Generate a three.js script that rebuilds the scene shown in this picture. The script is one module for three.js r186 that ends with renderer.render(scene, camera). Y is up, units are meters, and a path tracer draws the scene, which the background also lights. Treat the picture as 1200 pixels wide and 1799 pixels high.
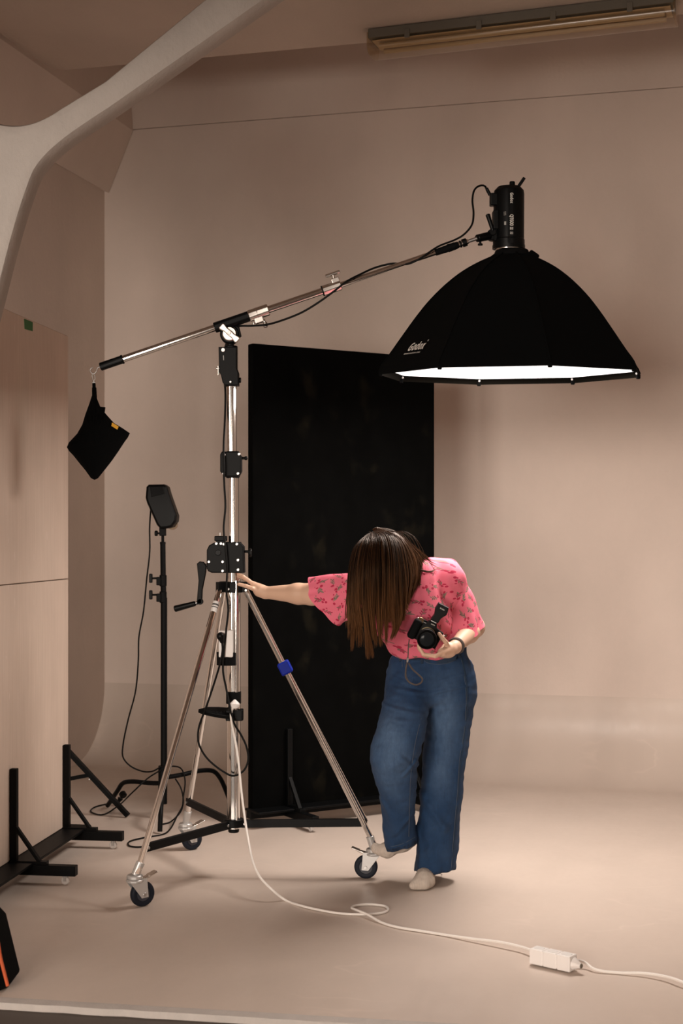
import * as THREE from 'three';
import { mergeGeometries, toCreasedNormals } from 'three/addons/utils/BufferGeometryUtils.js';
import { RoundedBoxGeometry } from 'three/addons/geometries/RoundedBoxGeometry.js';
import { RectAreaLightUniformsLib } from 'three/addons/lights/RectAreaLightUniformsLib.js';
import { createNoise3D } from 'simplex-noise';

// ------------------------------------------------------------------ camera, light, exposure
const FPX = 2498, EYE = 1.52, HORIZON = 940;          // 50 mm lens, eye height 1.52 m
RectAreaLightUniformsLib.init();
const scene = new THREE.Scene();
const camera = new THREE.PerspectiveCamera(2 * Math.atan(1799 / 2 / FPX) * 180 / Math.PI, 1200 / 1799, 0.05, 60);
camera.position.set(0, EYE, 0);
camera.lookAt(0, EYE, -1);
camera.setViewOffset(1200, 1799, 0, 899.5 - HORIZON, 1200, 1799);
camera.focus = 6.2; camera.userData.fStop = 4;
const renderer = new THREE.WebGLRenderer();
renderer.toneMapping = THREE.LinearToneMapping;
renderer.toneMappingExposure = 1.0;
renderer.shadowMap.enabled = true;
scene.background = new THREE.Color().setRGB(0.62, 0.66, 0.72);   // overcast sky outside the studio windows
const LAMP = { color: new THREE.Color().setRGB(1, 0.89, 0.80), radiance: 36, glow: 1.6 };   // warm modelling lamp behind the diffuser
const DAY = { color: new THREE.Color().setRGB(1, 0.88, 0.77), radiance: 30 };               // daylight through the windows behind the camera

// ------------------------------------------------------------------ helpers
const V = (x, y, z) => new THREE.Vector3(x, y, z);
const P = (px, py, Z) => V((px - 600) * Z / FPX, EYE - (py - HORIZON) * Z / FPX, -Z);   // a measured place at its own distance
const onFloor = (px, py, lift = 0) => { const Z = EYE * FPX / (py - HORIZON); return V((px - 600) * Z / FPX, lift, -Z); };
let seedState = 7;
const rnd = () => { seedState = (seedState + 0x6d2b79f5) | 0; let t = Math.imul(seedState ^ (seedState >>> 15), 1 | seedState); t = (t + Math.imul(t ^ (t >>> 7), 61 | t)) ^ t; return ((t ^ (t >>> 14)) >>> 0) / 4294967296; };
const noise3 = createNoise3D(rnd);
const lerp = (a, b, t) => a + (b - a) * t, clamp = (x, a, b) => Math.max(a, Math.min(b, x));
const smooth = (a, b, x) => { const t = clamp((x - a) / (b - a), 0, 1); return t * t * (3 - 2 * t); };

const taken = new Map();
function numbered(name) { const n = taken.get(name) || 0; taken.set(name, n + 1); return n ? name + '_' + String(n).padStart(3, '0') : name; }
function shade(m) { m.castShadow = true; m.receiveShadow = true; return m; }
function thing(name, label, category, base = V(0, 0, 0), group) {
  const o = new THREE.Group(); o.name = numbered(name); o.position.copy(base); scene.add(o);
  o.userData = { label, category }; if (group) o.userData.group = group;
  o._base = base; return o;
}
function part(name, geo, mat, parent, label) {          // geometry is given in world places; parts keep their thing's base
  let r = parent; while (r.parent && r.parent !== scene) r = r.parent;
  const g = Array.isArray(geo) ? join(geo) : geo;
  if (r._base) g.translate(-r._base.x, -r._base.y, -r._base.z);
  const m = shade(new THREE.Mesh(g, mat)); m.name = name; parent.add(m);
  if (label) m.userData.label = label;
  return m;
}
function structure(name, geo, mat, label, at) {
  const m = shade(new THREE.Mesh(Array.isArray(geo) ? join(geo) : geo, mat)); m.name = numbered(name);
  m.userData = { kind: 'structure', label }; if (at) m.applyMatrix4(at); scene.add(m); return m;
}
function join(list) {
  const gs = list.map((g) => { let h = g.index ? g.toNonIndexed() : g.clone(); for (const k of Object.keys(h.attributes)) if (!['position', 'normal', 'uv'].includes(k)) h.deleteAttribute(k);
    if (!h.attributes.uv) h.setAttribute('uv', new THREE.BufferAttribute(new Float32Array(h.attributes.position.count * 2), 2)); if (!h.attributes.normal) h.computeVertexNormals(); return h; });
  return mergeGeometries(gs);
}
const UPV = V(0, 1, 0);
function rod(a, b, r1, r2 = r1, seg = 20, bevel = 0) {   // a round bar from a to b
  const d = b.clone().sub(a), L = d.length(), pts = [];
  if (bevel) pts.push(new THREE.Vector2(0, 0), new THREE.Vector2(r1 - bevel, 0), new THREE.Vector2(r1, bevel), new THREE.Vector2(r2, L - bevel), new THREE.Vector2(r2 - bevel, L), new THREE.Vector2(0, L));
  else pts.push(new THREE.Vector2(0, 0), new THREE.Vector2(r1, 0), new THREE.Vector2(r1, 1e-5), new THREE.Vector2(r2, L - 1e-5), new THREE.Vector2(r2, L), new THREE.Vector2(0, L));
  const g = toCreasedNormals(new THREE.LatheGeometry(pts, seg), 0.6);
  g.applyQuaternion(new THREE.Quaternion().setFromUnitVectors(UPV, d.normalize())); g.translate(a.x, a.y, a.z); return g;
}
function bar(a, b, w, h, up = UPV, rad = 0.003) {         // a box beam from a to b, h along up
  const d = b.clone().sub(a), L = d.length(); d.normalize();
  const s = d.clone().cross(up).normalize(), u = s.clone().cross(d).normalize();
  const g = new RoundedBoxGeometry(w, h, L, 2, Math.min(rad, w / 2.1, h / 2.1));
  g.applyMatrix4(new THREE.Matrix4().makeBasis(s, u, d.clone().negate())); const c = a.clone().add(b).multiplyScalar(0.5); g.translate(c.x, c.y, c.z); return g;
}
function rbox(c, sx, sy, sz, r = 0.004, rot) {
  const g = new RoundedBoxGeometry(sx, sy, sz, 2, Math.min(r, sx / 2.05, sy / 2.05, sz / 2.05)); if (rot) g.applyMatrix4(rot); g.translate(c.x, c.y, c.z); return g;
}
function hose(pts, r, n = 8, seg = 6, closed = false) {
  return new THREE.TubeGeometry(new THREE.CatmullRomCurve3(pts, closed, 'centripetal'), pts.length * n, r, seg, closed);
}
function ball(c, r, sx = 1, sy = 1, sz = 1, n = 16) { const g = new THREE.SphereGeometry(r, n, Math.round(n * 0.7)); g.scale(sx, sy, sz); g.translate(c.x, c.y, c.z); return g; }
function disc(c, axis, r, t, seg = 20, bevel = 0.001) { const a = axis.clone().normalize().multiplyScalar(t / 2); return rod(c.clone().sub(a), c.clone().add(a), r, r, seg, bevel); }
function slab(shape, depth, bevel = 0.003, curve = 12) {
  return new THREE.ExtrudeGeometry(shape, { depth: Math.max(depth - 2 * bevel, 1e-4), bevelEnabled: bevel > 0, bevelSize: bevel, bevelOffset: -bevel, bevelThickness: bevel, bevelSegments: 2, curveSegments: curve }).translate(0, 0, bevel);
}
const poly = (pts) => new THREE.Shape(pts.map((p) => new THREE.Vector2(p[0], p[1])));

// ------------------------------------------------------------------ computed textures
function fbm(x, y, o = 4, z = 0) { let s = 0, a = 0.5, f = 1; for (let i = 0; i < o; i++) { s += a * noise3(x * f, y * f, z + i * 7.3); a *= 0.5; f *= 2.03; } return s; }
function tex(n, f, srgb = true, rx = 1, ry = 1, m = n) {
  const d = new Uint8Array(n * m * 4);
  for (let j = 0; j < m; j++) for (let i = 0; i < n; i++) { const c = f(i / n, j / m), k = (j * n + i) * 4; d[k] = clamp(c[0], 0, 1) * 255; d[k + 1] = clamp(c[1], 0, 1) * 255; d[k + 2] = clamp(c[2], 0, 1) * 255; d[k + 3] = 255; }
  const t = new THREE.DataTexture(d, n, m); t.magFilter = THREE.LinearFilter; t.minFilter = THREE.LinearMipmapLinearFilter; t.generateMipmaps = true; t.wrapS = t.wrapT = THREE.RepeatWrapping; t.repeat.set(rx, ry);
  if (srgb) t.colorSpace = THREE.SRGBColorSpace; t.needsUpdate = true; return t;
}
const wrap = (x, y, fx, fy, o = 3, z = 0) => {                      // noise that repeats without a seam
  const a = x * 2 * Math.PI, b = y * 2 * Math.PI; let s = 0, am = 0.5, k = 1;
  for (let i = 0; i < o; i++) { s += am * (noise3(Math.cos(a) * fx * k / 6.28, Math.sin(a) * fx * k / 6.28 + 31 * i + z, Math.cos(b) * fy * k / 6.28) + noise3(Math.sin(b) * fy * k / 6.28 + 11, Math.cos(a) * fx * k / 6.28 + 5 + z, Math.sin(a) * fx * k / 6.28 + 17 * i)) * 0.6; am *= 0.5; k *= 2; } return s; };
const grey = (g) => [g, g, g];
const plasterBump = tex(512, (x, y) => grey(0.5 + 0.35 * wrap(x, y, 30, 30, 4) + 0.12 * (rnd() - 0.5)), false);
const plasterTone = tex(512, (x, y) => { const n = wrap(x, y, 5, 5, 5, 3); return grey(0.965 + 0.045 * n); });
const roughSpots = tex(512, (x, y) => { const n = wrap(x, y, 6, 6, 5, 9), f = wrap(x, y, 40, 40, 3, 2); return grey(0.62 + 0.18 * n + 0.1 * f); }, false);
const floorTone = tex(1024, (x, y) => {
  const n = wrap(x, y, 6, 6, 5, 21), s = Math.pow(Math.max(0, 1 - Math.abs(wrap(x, y, 3, 9, 4, 5)) * 14), 3) * smooth(0.0, 0.35, wrap(x, y, 4, 4, 2, 40));
  return grey(0.955 + 0.03 * n + 0.035 * s); });
const boardTone = tex(512, (x, y) => {                                // paint brushed over board, with streaks and scraped spots
  const st = wrap(x, y, 60, 3, 3, 2), n = wrap(x, y, 4, 3, 4, 8), k = smooth(0.52, 0.62, wrap(x, y, 26, 9, 3, 60));
  return [0.93 + 0.035 * st + 0.03 * n + 0.05 * k, 0.92 + 0.04 * st + 0.03 * n + 0.06 * k, 0.91 + 0.045 * st + 0.03 * n + 0.08 * k]; });
const blackTone = tex(512, (x, y) => { const n = wrap(x, y, 9, 9, 5, 70), k = smooth(0.12, 0.6, wrap(x, y, 5, 5, 4, 90)); const g = 0.11 + 0.03 * n; return [g + 0.13 * k, g + 0.11 * k, g + 0.07 * k]; });
const weave = tex(128, (x, y) => { const a = Math.sin(x * 64 * Math.PI) * Math.sin(y * 64 * Math.PI); return grey(0.5 + 0.35 * a + 0.15 * (rnd() - 0.5)); }, false);
const denim = tex(512, (x, y) => { const tw = Math.sin((x * 90 + y * 90) * 2 * Math.PI) * 0.05, v = wrap(x, y, 150, 12, 2, 5) * 0.12, h = (rnd() - 0.5) * 0.10, n = wrap(x, y, 9, 9, 3, 77) * 0.06, g = 0.86 + tw + v + h + n; return [g * 0.97, g, g]; });
const knit = tex(256, (x, y) => { const g = 0.9 + 0.05 * Math.sin(x * 100 * Math.PI) + 0.04 * (rnd() - 0.5) + 0.05 * wrap(x, y, 10, 10, 3, 4); return [g, g * 0.99, g * 0.97]; });

// floral print of the blouse, one repeat 0.40 m
function floral() {
  const n = 1024, c = document.createElement('canvas'); c.width = c.height = n; const g = c.getContext('2d');
  g.fillStyle = '#dd6a80'; g.fillRect(0, 0, n, n);
  const at = (x, y, f) => { for (const ox of [-n, 0, n]) for (const oy of [-n, 0, n]) { g.save(); g.translate(x + ox, y + oy); f(); g.restore(); } };
  for (let i = 0; i < 9000; i++) { g.fillStyle = rnd() < 0.5 ? 'rgba(215,95,120,0.16)' : 'rgba(245,150,160,0.14)'; g.fillRect(rnd() * n, rnd() * n, 2, 4); }
  const spots = [];
  for (let k = 0; k < 4000 && spots.length < 62; k++) { const x = rnd() * n, y = rnd() * n; if (spots.every((s) => { let dx = Math.abs(s[0] - x), dy = Math.abs(s[1] - y); dx = Math.min(dx, n - dx); dy = Math.min(dy, n - dy); return dx * dx + dy * dy > 105 * 105; })) spots.push([x, y]); }
  for (const [x, y] of spots) {
    const kind = rnd(), rot = rnd() * 6.28, len = 44 + rnd() * 26, bend = (rnd() - 0.5) * 26, sd = [rnd(), rnd(), rnd(), rnd(), rnd(), rnd(), rnd(), rnd()];
    at(x, y, () => {
      g.rotate(rot); g.strokeStyle = '#6f5750'; g.lineWidth = 5; g.beginPath(); g.moveTo(0, len * 0.6); g.quadraticCurveTo(bend, 0, 0, -len * 0.6); g.stroke();
      for (let q = 0; q < 6; q++) {
        const t = -0.5 + q / 6 * 1.1, sy = -t * len, side = q % 2 ? 1 : -1; g.save(); g.translate(bend * 0.3, sy); g.rotate(side * (0.7 + sd[q] * 0.4));
        g.fillStyle = kind < 0.62 ? ['#7b6a5f', '#6a5a52', '#8a7568'][q % 3] : ['#9a3148', '#7f6459', '#a53a52'][q % 3];
        g.beginPath(); g.ellipse(side * 15, 0, 14 + sd[q] * 5, 6, 0, 0, 7); g.fill(); g.restore();
      }
      g.fillStyle = '#b01f45'; for (let q = 0; q < 3; q++) { g.beginPath(); g.ellipse((sd[q] - 0.5) * 46, -len * 0.65 + (sd[q + 3] - 0.5) * 34, 9 + sd[q + 4] * 6, 8 + sd[q + 2] * 5, sd[q] * 3, 0, 7); g.fill(); }
    });
  }
  for (let i = 0; i < 60; i++) { const x = rnd() * n, y = rnd() * n, r = 4 + rnd() * 6; at(x, y, () => { g.fillStyle = i % 3 ? '#b3284c' : '#7c5d57'; g.beginPath(); g.ellipse(0, 0, r, r * 0.8, 0, 0, 7); g.fill(); }); }
  const t = new THREE.CanvasTexture(c); t.colorSpace = THREE.SRGBColorSpace; t.wrapS = t.wrapT = THREE.RepeatWrapping; t.repeat.set(1 / 0.40, 1 / 0.40); return t;
}
function lettering(w, h, draw) {                                     // white print with everything else cut away
  const c = document.createElement('canvas'); c.width = w; c.height = h; const g = c.getContext('2d'); g.fillStyle = '#000'; g.fillRect(0, 0, w, h); g.fillStyle = '#fff'; g.strokeStyle = '#fff'; draw(g, w, h);
  const t = new THREE.CanvasTexture(c); return new THREE.MeshStandardMaterial({ color: '#d9d4cd', roughness: 0.6, alphaMap: t, transparent: true, alphaTest: 0.4, polygonOffset: true, polygonOffsetFactor: -2, side: THREE.DoubleSide });
}

// ------------------------------------------------------------------ materials
const std = (o) => new THREE.MeshStandardMaterial(o), phy = (o) => new THREE.MeshPhysicalMaterial(o);
const lin = (r, g, b) => new THREE.Color().setRGB(r, g, b);
const rep = (t, x, y) => { const c = t.clone(); c.repeat.set(x, y); c.needsUpdate = true; return c; };
const M = {
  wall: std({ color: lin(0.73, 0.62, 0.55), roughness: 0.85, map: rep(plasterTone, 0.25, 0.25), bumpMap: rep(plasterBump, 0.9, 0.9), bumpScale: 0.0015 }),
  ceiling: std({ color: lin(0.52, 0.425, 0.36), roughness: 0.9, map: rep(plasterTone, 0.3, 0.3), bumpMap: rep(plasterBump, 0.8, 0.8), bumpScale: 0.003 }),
  concrete: std({ color: lin(0.48, 0.435, 0.40), roughness: 0.85, map: rep(plasterTone, 0.8, 0.8), bumpMap: rep(plasterBump, 1.2, 1.2), bumpScale: 0.003 }),
  floor: phy({ color: lin(0.655, 0.555, 0.485), specularIntensity: 0.55, roughness: 0.62, map: rep(floorTone, 0.3, 0.3), roughnessMap: rep(roughSpots, 0.5, 0.5) }),
  hallFloor: std({ color: lin(0.08, 0.064, 0.053), roughness: 0.7, map: rep(plasterTone, 0.5, 0.5) }),
  hallWall: std({ color: lin(0.22, 0.19, 0.17), roughness: 0.85, map: rep(plasterTone, 0.4, 0.4) }),
  edge: std({ color: lin(0.52, 0.48, 0.45), roughness: 0.8, map: rep(plasterTone, 2, 2), bumpMap: rep(plasterBump, 3, 3), bumpScale: 0.002 }),
  board: std({ color: lin(0.77, 0.64, 0.55), roughness: 0.65, map: boardTone }),
  boardEdge: std({ color: lin(0.10, 0.07, 0.05), roughness: 0.9 }),
  black: phy({ color: lin(0.0022, 0.0026, 0.003), roughness: 0.5, specularIntensity: 0.28 }),
  blackMatte: phy({ color: lin(0.0022, 0.0024, 0.0028), roughness: 0.8, specularIntensity: 0.25 }),
  blackPlastic: phy({ color: lin(0.0025, 0.0029, 0.0032), roughness: 0.42, specularIntensity: 0.3 }),
  blackBoard: phy({ color: lin(0.14, 0.145, 0.14), specularIntensity: 0.1, roughness: 0.95, map: rep(blackTone, 0.8, 0.8) }),
  cloth: phy({ color: lin(0.0018, 0.002, 0.0021), specularIntensity: 0.15, roughness: 0.95, bumpMap: rep(weave, 12, 12), bumpScale: 0.0004 }),
  lip: phy({ color: lin(0.0035, 0.003, 0.0022), roughness: 1, specularIntensity: 0.08 }),
  rubber: phy({ color: lin(0.009, 0.012, 0.02), roughness: 0.6, specularIntensity: 0.4 }),
  hub: std({ color: lin(0.03, 0.033, 0.045), roughness: 0.5 }),
  chrome: std({ color: lin(0.76, 0.74, 0.72), roughness: 0.09, metalness: 1 }),
  zinc: std({ color: lin(0.50, 0.49, 0.48), roughness: 0.38, metalness: 0.45 }),
  nickel: std({ color: lin(0.70, 0.66, 0.62), roughness: 0.26, metalness: 1 }),
  steel: std({ color: lin(0.50, 0.49, 0.48), roughness: 0.4, metalness: 1 }),
  white: std({ color: lin(0.80, 0.77, 0.75), roughness: 0.45 }),
  whiteCord: std({ color: lin(0.78, 0.74, 0.70), roughness: 0.5 }),
  cable: phy({ color: lin(0.003, 0.003, 0.003), roughness: 0.55, specularIntensity: 0.3 }),
  blue: phy({ color: lin(0.002, 0.014, 0.24), roughness: 0.5, specularIntensity: 0.3 }),
  green: std({ color: lin(0.05, 0.17, 0.06), roughness: 0.8 }),
  yellow: std({ color: lin(0.62, 0.31, 0.02), roughness: 0.8 }),
  orange: std({ color: lin(0.55, 0.10, 0.03), roughness: 0.7 }),
  sticker: std({ color: lin(0.70, 0.68, 0.66), roughness: 0.6 }),
  print: std({ color: lin(0.06, 0.06, 0.06), roughness: 0.7 }),
  diffuser: std({ color: lin(0.8, 0.8, 0.8), roughness: 1, emissive: lin(1, 0.965, 0.945), emissiveIntensity: LAMP.glow }),
  tubeGlass: std({ color: lin(0.42, 0.31, 0.19), roughness: 0.35 }),
  fixture: std({ color: lin(0.13, 0.115, 0.09), roughness: 0.6 }),
  cover: phy({ color: lin(0.90, 0.84, 0.74), roughness: 0.18, transmission: 1, thickness: 0, ior: 1.45, side: THREE.DoubleSide }),
  frameMetal: std({ color: lin(0.5, 0.5, 0.48), roughness: 0.6 }),
  pane: phy({ color: lin(0.96, 0.97, 0.97), roughness: 0.02, transmission: 1, thickness: 0, side: THREE.DoubleSide }),
  skin: phy({ color: lin(0.60, 0.385, 0.275), roughness: 0.5, sheen: 0.15 }),
  nail: std({ color: lin(0.66, 0.40, 0.33), roughness: 0.3 }),
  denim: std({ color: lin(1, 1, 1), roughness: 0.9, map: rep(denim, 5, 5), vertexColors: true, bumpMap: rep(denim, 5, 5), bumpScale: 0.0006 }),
  stitch: std({ color: lin(0.07, 0.09, 0.125), roughness: 0.9 }),
  denimDark: std({ color: lin(0.018, 0.042, 0.085), roughness: 0.9, map: rep(denim, 5, 5) }),
  blouse: std({ color: lin(1, 1, 1), roughness: 0.85, map: floral(), side: THREE.DoubleSide, bumpMap: rep(weave, 14, 14), bumpScale: 0.0003 }),
  sock: std({ color: lin(0.62, 0.55, 0.50), roughness: 0.95, map: rep(knit, 6, 6), bumpMap: rep(weave, 10, 10), bumpScale: 0.0006 }),
  hair: phy({ color: lin(1, 1, 1), roughness: 0.4, vertexColors: true, specularIntensity: 0.32, specularColor: lin(1, 0.6, 0.36) }),
  lens: phy({ color: lin(0.012, 0.014, 0.016), roughness: 0.12, specularIntensity: 0.12 }),
  gold: std({ color: lin(0.42, 0.33, 0.2), roughness: 0.3, metalness: 1 }),
  strap: std({ color: lin(0.07, 0.055, 0.05), roughness: 0.8 }),
};

// ------------------------------------------------------------------ the room (own axes: u along the back wall, w into the room)
const ROOM = new THREE.Matrix4().makeRotationY(-14.7 * Math.PI / 180).setPosition(-1.64, 0, -9.84);
const COVE = 0.5, WALLTOP = 4.31, CEIL = 4.95, RU = 8.2, RW = 13.5;
function metres(g, s = 1) {                                           // box mapping, uv in metres
  const h = g.index ? g.toNonIndexed() : g; h.computeVertexNormals(); const p = h.attributes.position, n = h.attributes.normal, uv = new Float32Array(p.count * 2);
  for (let i = 0; i < p.count; i++) { const ax = Math.abs(n.getX(i)), ay = Math.abs(n.getY(i)), az = Math.abs(n.getZ(i)); const [a, b] = ax > ay && ax > az ? [p.getZ(i), p.getY(i)] : ay > az ? [p.getX(i), p.getZ(i)] : [p.getX(i), p.getY(i)]; uv[2 * i] = a * s; uv[2 * i + 1] = b * s; }
  h.setAttribute('uv', new THREE.BufferAttribute(uv, 2)); return h;
}
const block = (x0, x1, y0, y1, z0, z1) => new THREE.BoxGeometry(x1 - x0, y1 - y0, z1 - z0).translate((x0 + x1) / 2, (y0 + y1) / 2, (z0 + z1) / 2);
const COVETOP = 0.5;
{ // back wall, standing on the curved cove
  structure('wall_back', metres(join([block(-0.3, RU + 0.3, COVETOP, CEIL, -0.3, -0.04), block(-0.3, RU + 0.3, COVETOP, WALLTOP - 0.002, -0.04, 0)])), M.wall, 'smooth painted studio wall above the curved cove', ROOM);
}
structure('wall_left', metres(block(-0.3, 0, -0.3, CEIL, 0, RW)), M.wall, 'plain painted wall behind the white board', ROOM);
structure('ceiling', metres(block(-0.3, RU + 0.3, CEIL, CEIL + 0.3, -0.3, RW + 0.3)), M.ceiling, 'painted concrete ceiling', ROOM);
{ // painted studio floor, its raw edge and the darker hall floor in front of it
  const E0 = 5.02, E1 = 4.31;
  const plate = (w0, e0, e1, y0, y1, out) => { const g = new THREE.ExtrudeGeometry(poly([[0, w0], [RU, w0], [RU, e1], [0, e0]]), { depth: y1 - y0, bevelEnabled: false }); g.applyMatrix4(new THREE.Matrix4().makeBasis(V(1, 0, 0), V(0, 0, 1), V(0, -1, 0))); g.translate(0, y1, 0); return metres(g); };
  const arc = [[-0.3, -0.06], [COVE, -0.06], [COVE, 0]]; for (let i = 1; i <= 30; i++) { const a = i / 30 * Math.PI / 2; arc.push([COVE - COVE * Math.sin(a), COVE - COVE * Math.cos(a)]); } arc.push([-0.3, COVE]);
  const cg = metres(new THREE.ExtrudeGeometry(poly(arc), { depth: RU, bevelEnabled: false }).applyMatrix4(new THREE.Matrix4().makeBasis(V(0, 0, 1), V(0, 1, 0), V(-1, 0, 0))).translate(RU, 0, 0));
  structure('floor', toCreasedNormals(join([plate(COVE, E0, E1, -0.06, 0), cg]), 0.4), M.floor, 'smooth painted studio floor curving up into the back wall', ROOM);
  const n = 120, geo = []; const top = [], bot = [];
  const sh = new THREE.Shape(); for (let i = 0; i <= n; i++) { const u = i / n * RU, w = lerp(E0, E1, i / n) - 0.0; i ? sh.lineTo(u, w) : sh.moveTo(u, w); }
  for (let i = n; i >= 0; i--) { const u = i / n * RU, w = lerp(E0, E1, i / n) + 0.052 + 0.006 * fbm(u * 9, 2) + 0.004 * (rnd() - 0.5); sh.lineTo(u, w); }
  const g = new THREE.ExtrudeGeometry(sh, { depth: 0.058, bevelEnabled: false }); g.applyMatrix4(new THREE.Matrix4().makeBasis(V(1, 0, 0), V(0, 0, 1), V(0, -1, 0))); g.translate(0, 0.0005, 0);
  structure('trim_1', metres(g), M.edge, 'rough white edge strip of the studio floor', ROOM);
  structure('floor', metres(block(0, RU, -0.3, -0.022, 3.9, RW)), M.hallFloor, 'darker grey brown hall floor in front', ROOM);
}
{ // beam along the head of the back wall, haunched beam along the left wall, wide ceiling beam carrying the fluorescent lamp
  structure('trim_2', metres(block(0, RU, WALLTOP + 0.002, CEIL, -0.04, 0.004)), M.wall, 'concrete edge beam above the studio wall', ROOM);
  const hb = slab(poly([[0, 3.9], [0.035, 3.885], [0.215, 4.30], [0.205, 4.46], [0.205, CEIL], [0, CEIL]]), 9, 0.008);
  structure('trim_3', metres(hb), M.wall, 'haunched concrete beam along the left wall', ROOM);
  const r = 0.24, h0 = 4.10, x0 = 0.36;
  const s = new THREE.Shape(); s.moveTo(x0, CEIL); s.lineTo(x0 + 0.02, h0 + r); s.quadraticCurveTo(x0 + 0.03, h0 + 0.02, x0 + r, h0); s.lineTo(RU, h0 - 0.0); s.lineTo(RU, CEIL); s.closePath();
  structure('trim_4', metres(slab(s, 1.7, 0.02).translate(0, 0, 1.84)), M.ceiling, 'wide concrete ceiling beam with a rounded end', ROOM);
}
{ // tall windows in the wall behind the camera let in the daylight
  const y0 = 0.5, y1 = 3.1;
  const wallWith = (wins, lo, hi, put) => { const g = [block(lo, hi, -0.3, y0, 0, 0.3), block(lo, hi, y1, CEIL, 0, 0.3)]; let x = lo; for (const [a, b] of [...wins, [hi, 0]]) { if (a > x) g.push(block(x, a, y0, y1, 0, 0.3)); x = b; } return metres(join(g)).applyMatrix4(put); };
  const F = new THREE.Matrix4().makeTranslation(0, 0, RW);
  const fw = [[0.3, 1.8], [2.1, 3.6]];
  structure('wall_front', wallWith(fw, -0.3, RU + 0.3, F), M.hallWall, 'wall behind the camera with two tall windows', ROOM);
  structure('wall_right', metres(block(RU, RU + 0.3, -0.3, CEIL, 0, RW)), M.wall, 'plain painted side wall', ROOM);
  structure('added_trim_5', metres(block(0, RU, 2.90, CEIL, 7.0, 7.4)), M.wall, 'added lintel out of view that keeps window light off the upper walls', ROOM);  // added unseen beam, blocks window light from the upper walls
  let k = 0;
  for (const [list, put, inward] of [[fw, F, -1]]) for (const [a, b] of list) {
    const z0 = 0.11, z1 = 0.19, f = [block(a, a + 0.06, y0, y1, z0, z1), block(b - 0.06, b, y0, y1, z0, z1), block(a + 0.06, b - 0.06, y0, y0 + 0.06, z0, z1), block(a + 0.06, b - 0.06, y1 - 0.06, y1, z0, z1), block((a + b) / 2 - 0.025, (a + b) / 2 + 0.025, y0 + 0.06, y1 - 0.06, z0, z1)];
    const w = structure('window_' + (++k), join(f).applyMatrix4(put), M.frameMetal, 'tall steel framed studio window', ROOM);
    for (const [p, q] of [[a + 0.06, (a + b) / 2 - 0.025], [(a + b) / 2 + 0.025, b - 0.06]]) { const pn = shade(new THREE.Mesh(new THREE.PlaneGeometry(q - p, y1 - y0 - 0.12).translate((p + q) / 2, (y0 + y1) / 2, 0.15).applyMatrix4(put), M.pane)); pn.name = 'pane'; pn.castShadow = false; w.add(pn); }
    const L = new THREE.RectAreaLight(DAY.color, DAY.radiance, b - a - 0.12, y1 - y0 - 0.12), c = (z) => V((a + b) / 2, (y0 + y1) / 2, z).applyMatrix4(put).applyMatrix4(ROOM); L.name = 'window_daylight';
    L.position.copy(c(inward > 0 ? 0.22 : 0.08)); L.lookAt(c(inward > 0 ? 3 : -3)); scene.add(L);
  }
}
{ // Y shaped concrete pillar in the left foreground
  const Z = 5.25, q = (x, y) => { const p = P(x, y, Z); return [p.x, p.y]; };
  const s = new THREE.Shape(), m = (f, ...a) => s[f](...a.flatMap(([x, y]) => q(x, y)));
  m('moveTo', [-230, 2110]); m('lineTo', [-215, 900]); m('bezierCurveTo', [-120, 560], [-62, 420], [-110, 330]); m('bezierCurveTo', [-150, 270], [-260, 190], [-420, 80]); m('lineTo', [-560, -20]); m('lineTo', [-560, -690]);
  m('lineTo', [-420, -690]); m('lineTo', [-400, -60]); m('bezierCurveTo', [-250, 50], [-80, 190], [0, 214]); m('bezierCurveTo', [40, 222], [70, 210], [105, 186]); m('lineTo', [182, 139]); m('lineTo', [354, -2]); m('lineTo', [980, -470]); m('lineTo', [980, -690]); m('lineTo', [1150, -690]); m('lineTo', [1120, -440]);
  m('lineTo', [506, -28]); m('lineTo', [193, 191]); m('bezierCurveTo', [126, 234], [80, 265], [60, 303]); m('bezierCurveTo', [39, 355], [25, 404], [3, 492]); m('bezierCurveTo', [-16, 569], [-59, 713], [-82, 899]); m('lineTo', [-95, 2110]); s.closePath();
  const g = metres(slab(s, 0.16, 0.035, 24).translate(0, 0, -Z - 0.16));
  const pp = g.attributes.position; for (let i = 0; i < pp.count; i++) if (pp.getY(i) > CEIL) pp.setY(i, CEIL);
  structure('concrete_column', toCreasedNormals(g, 0.5), M.concrete, 'whitewashed forked concrete pillar at the upper left');
}

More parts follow.
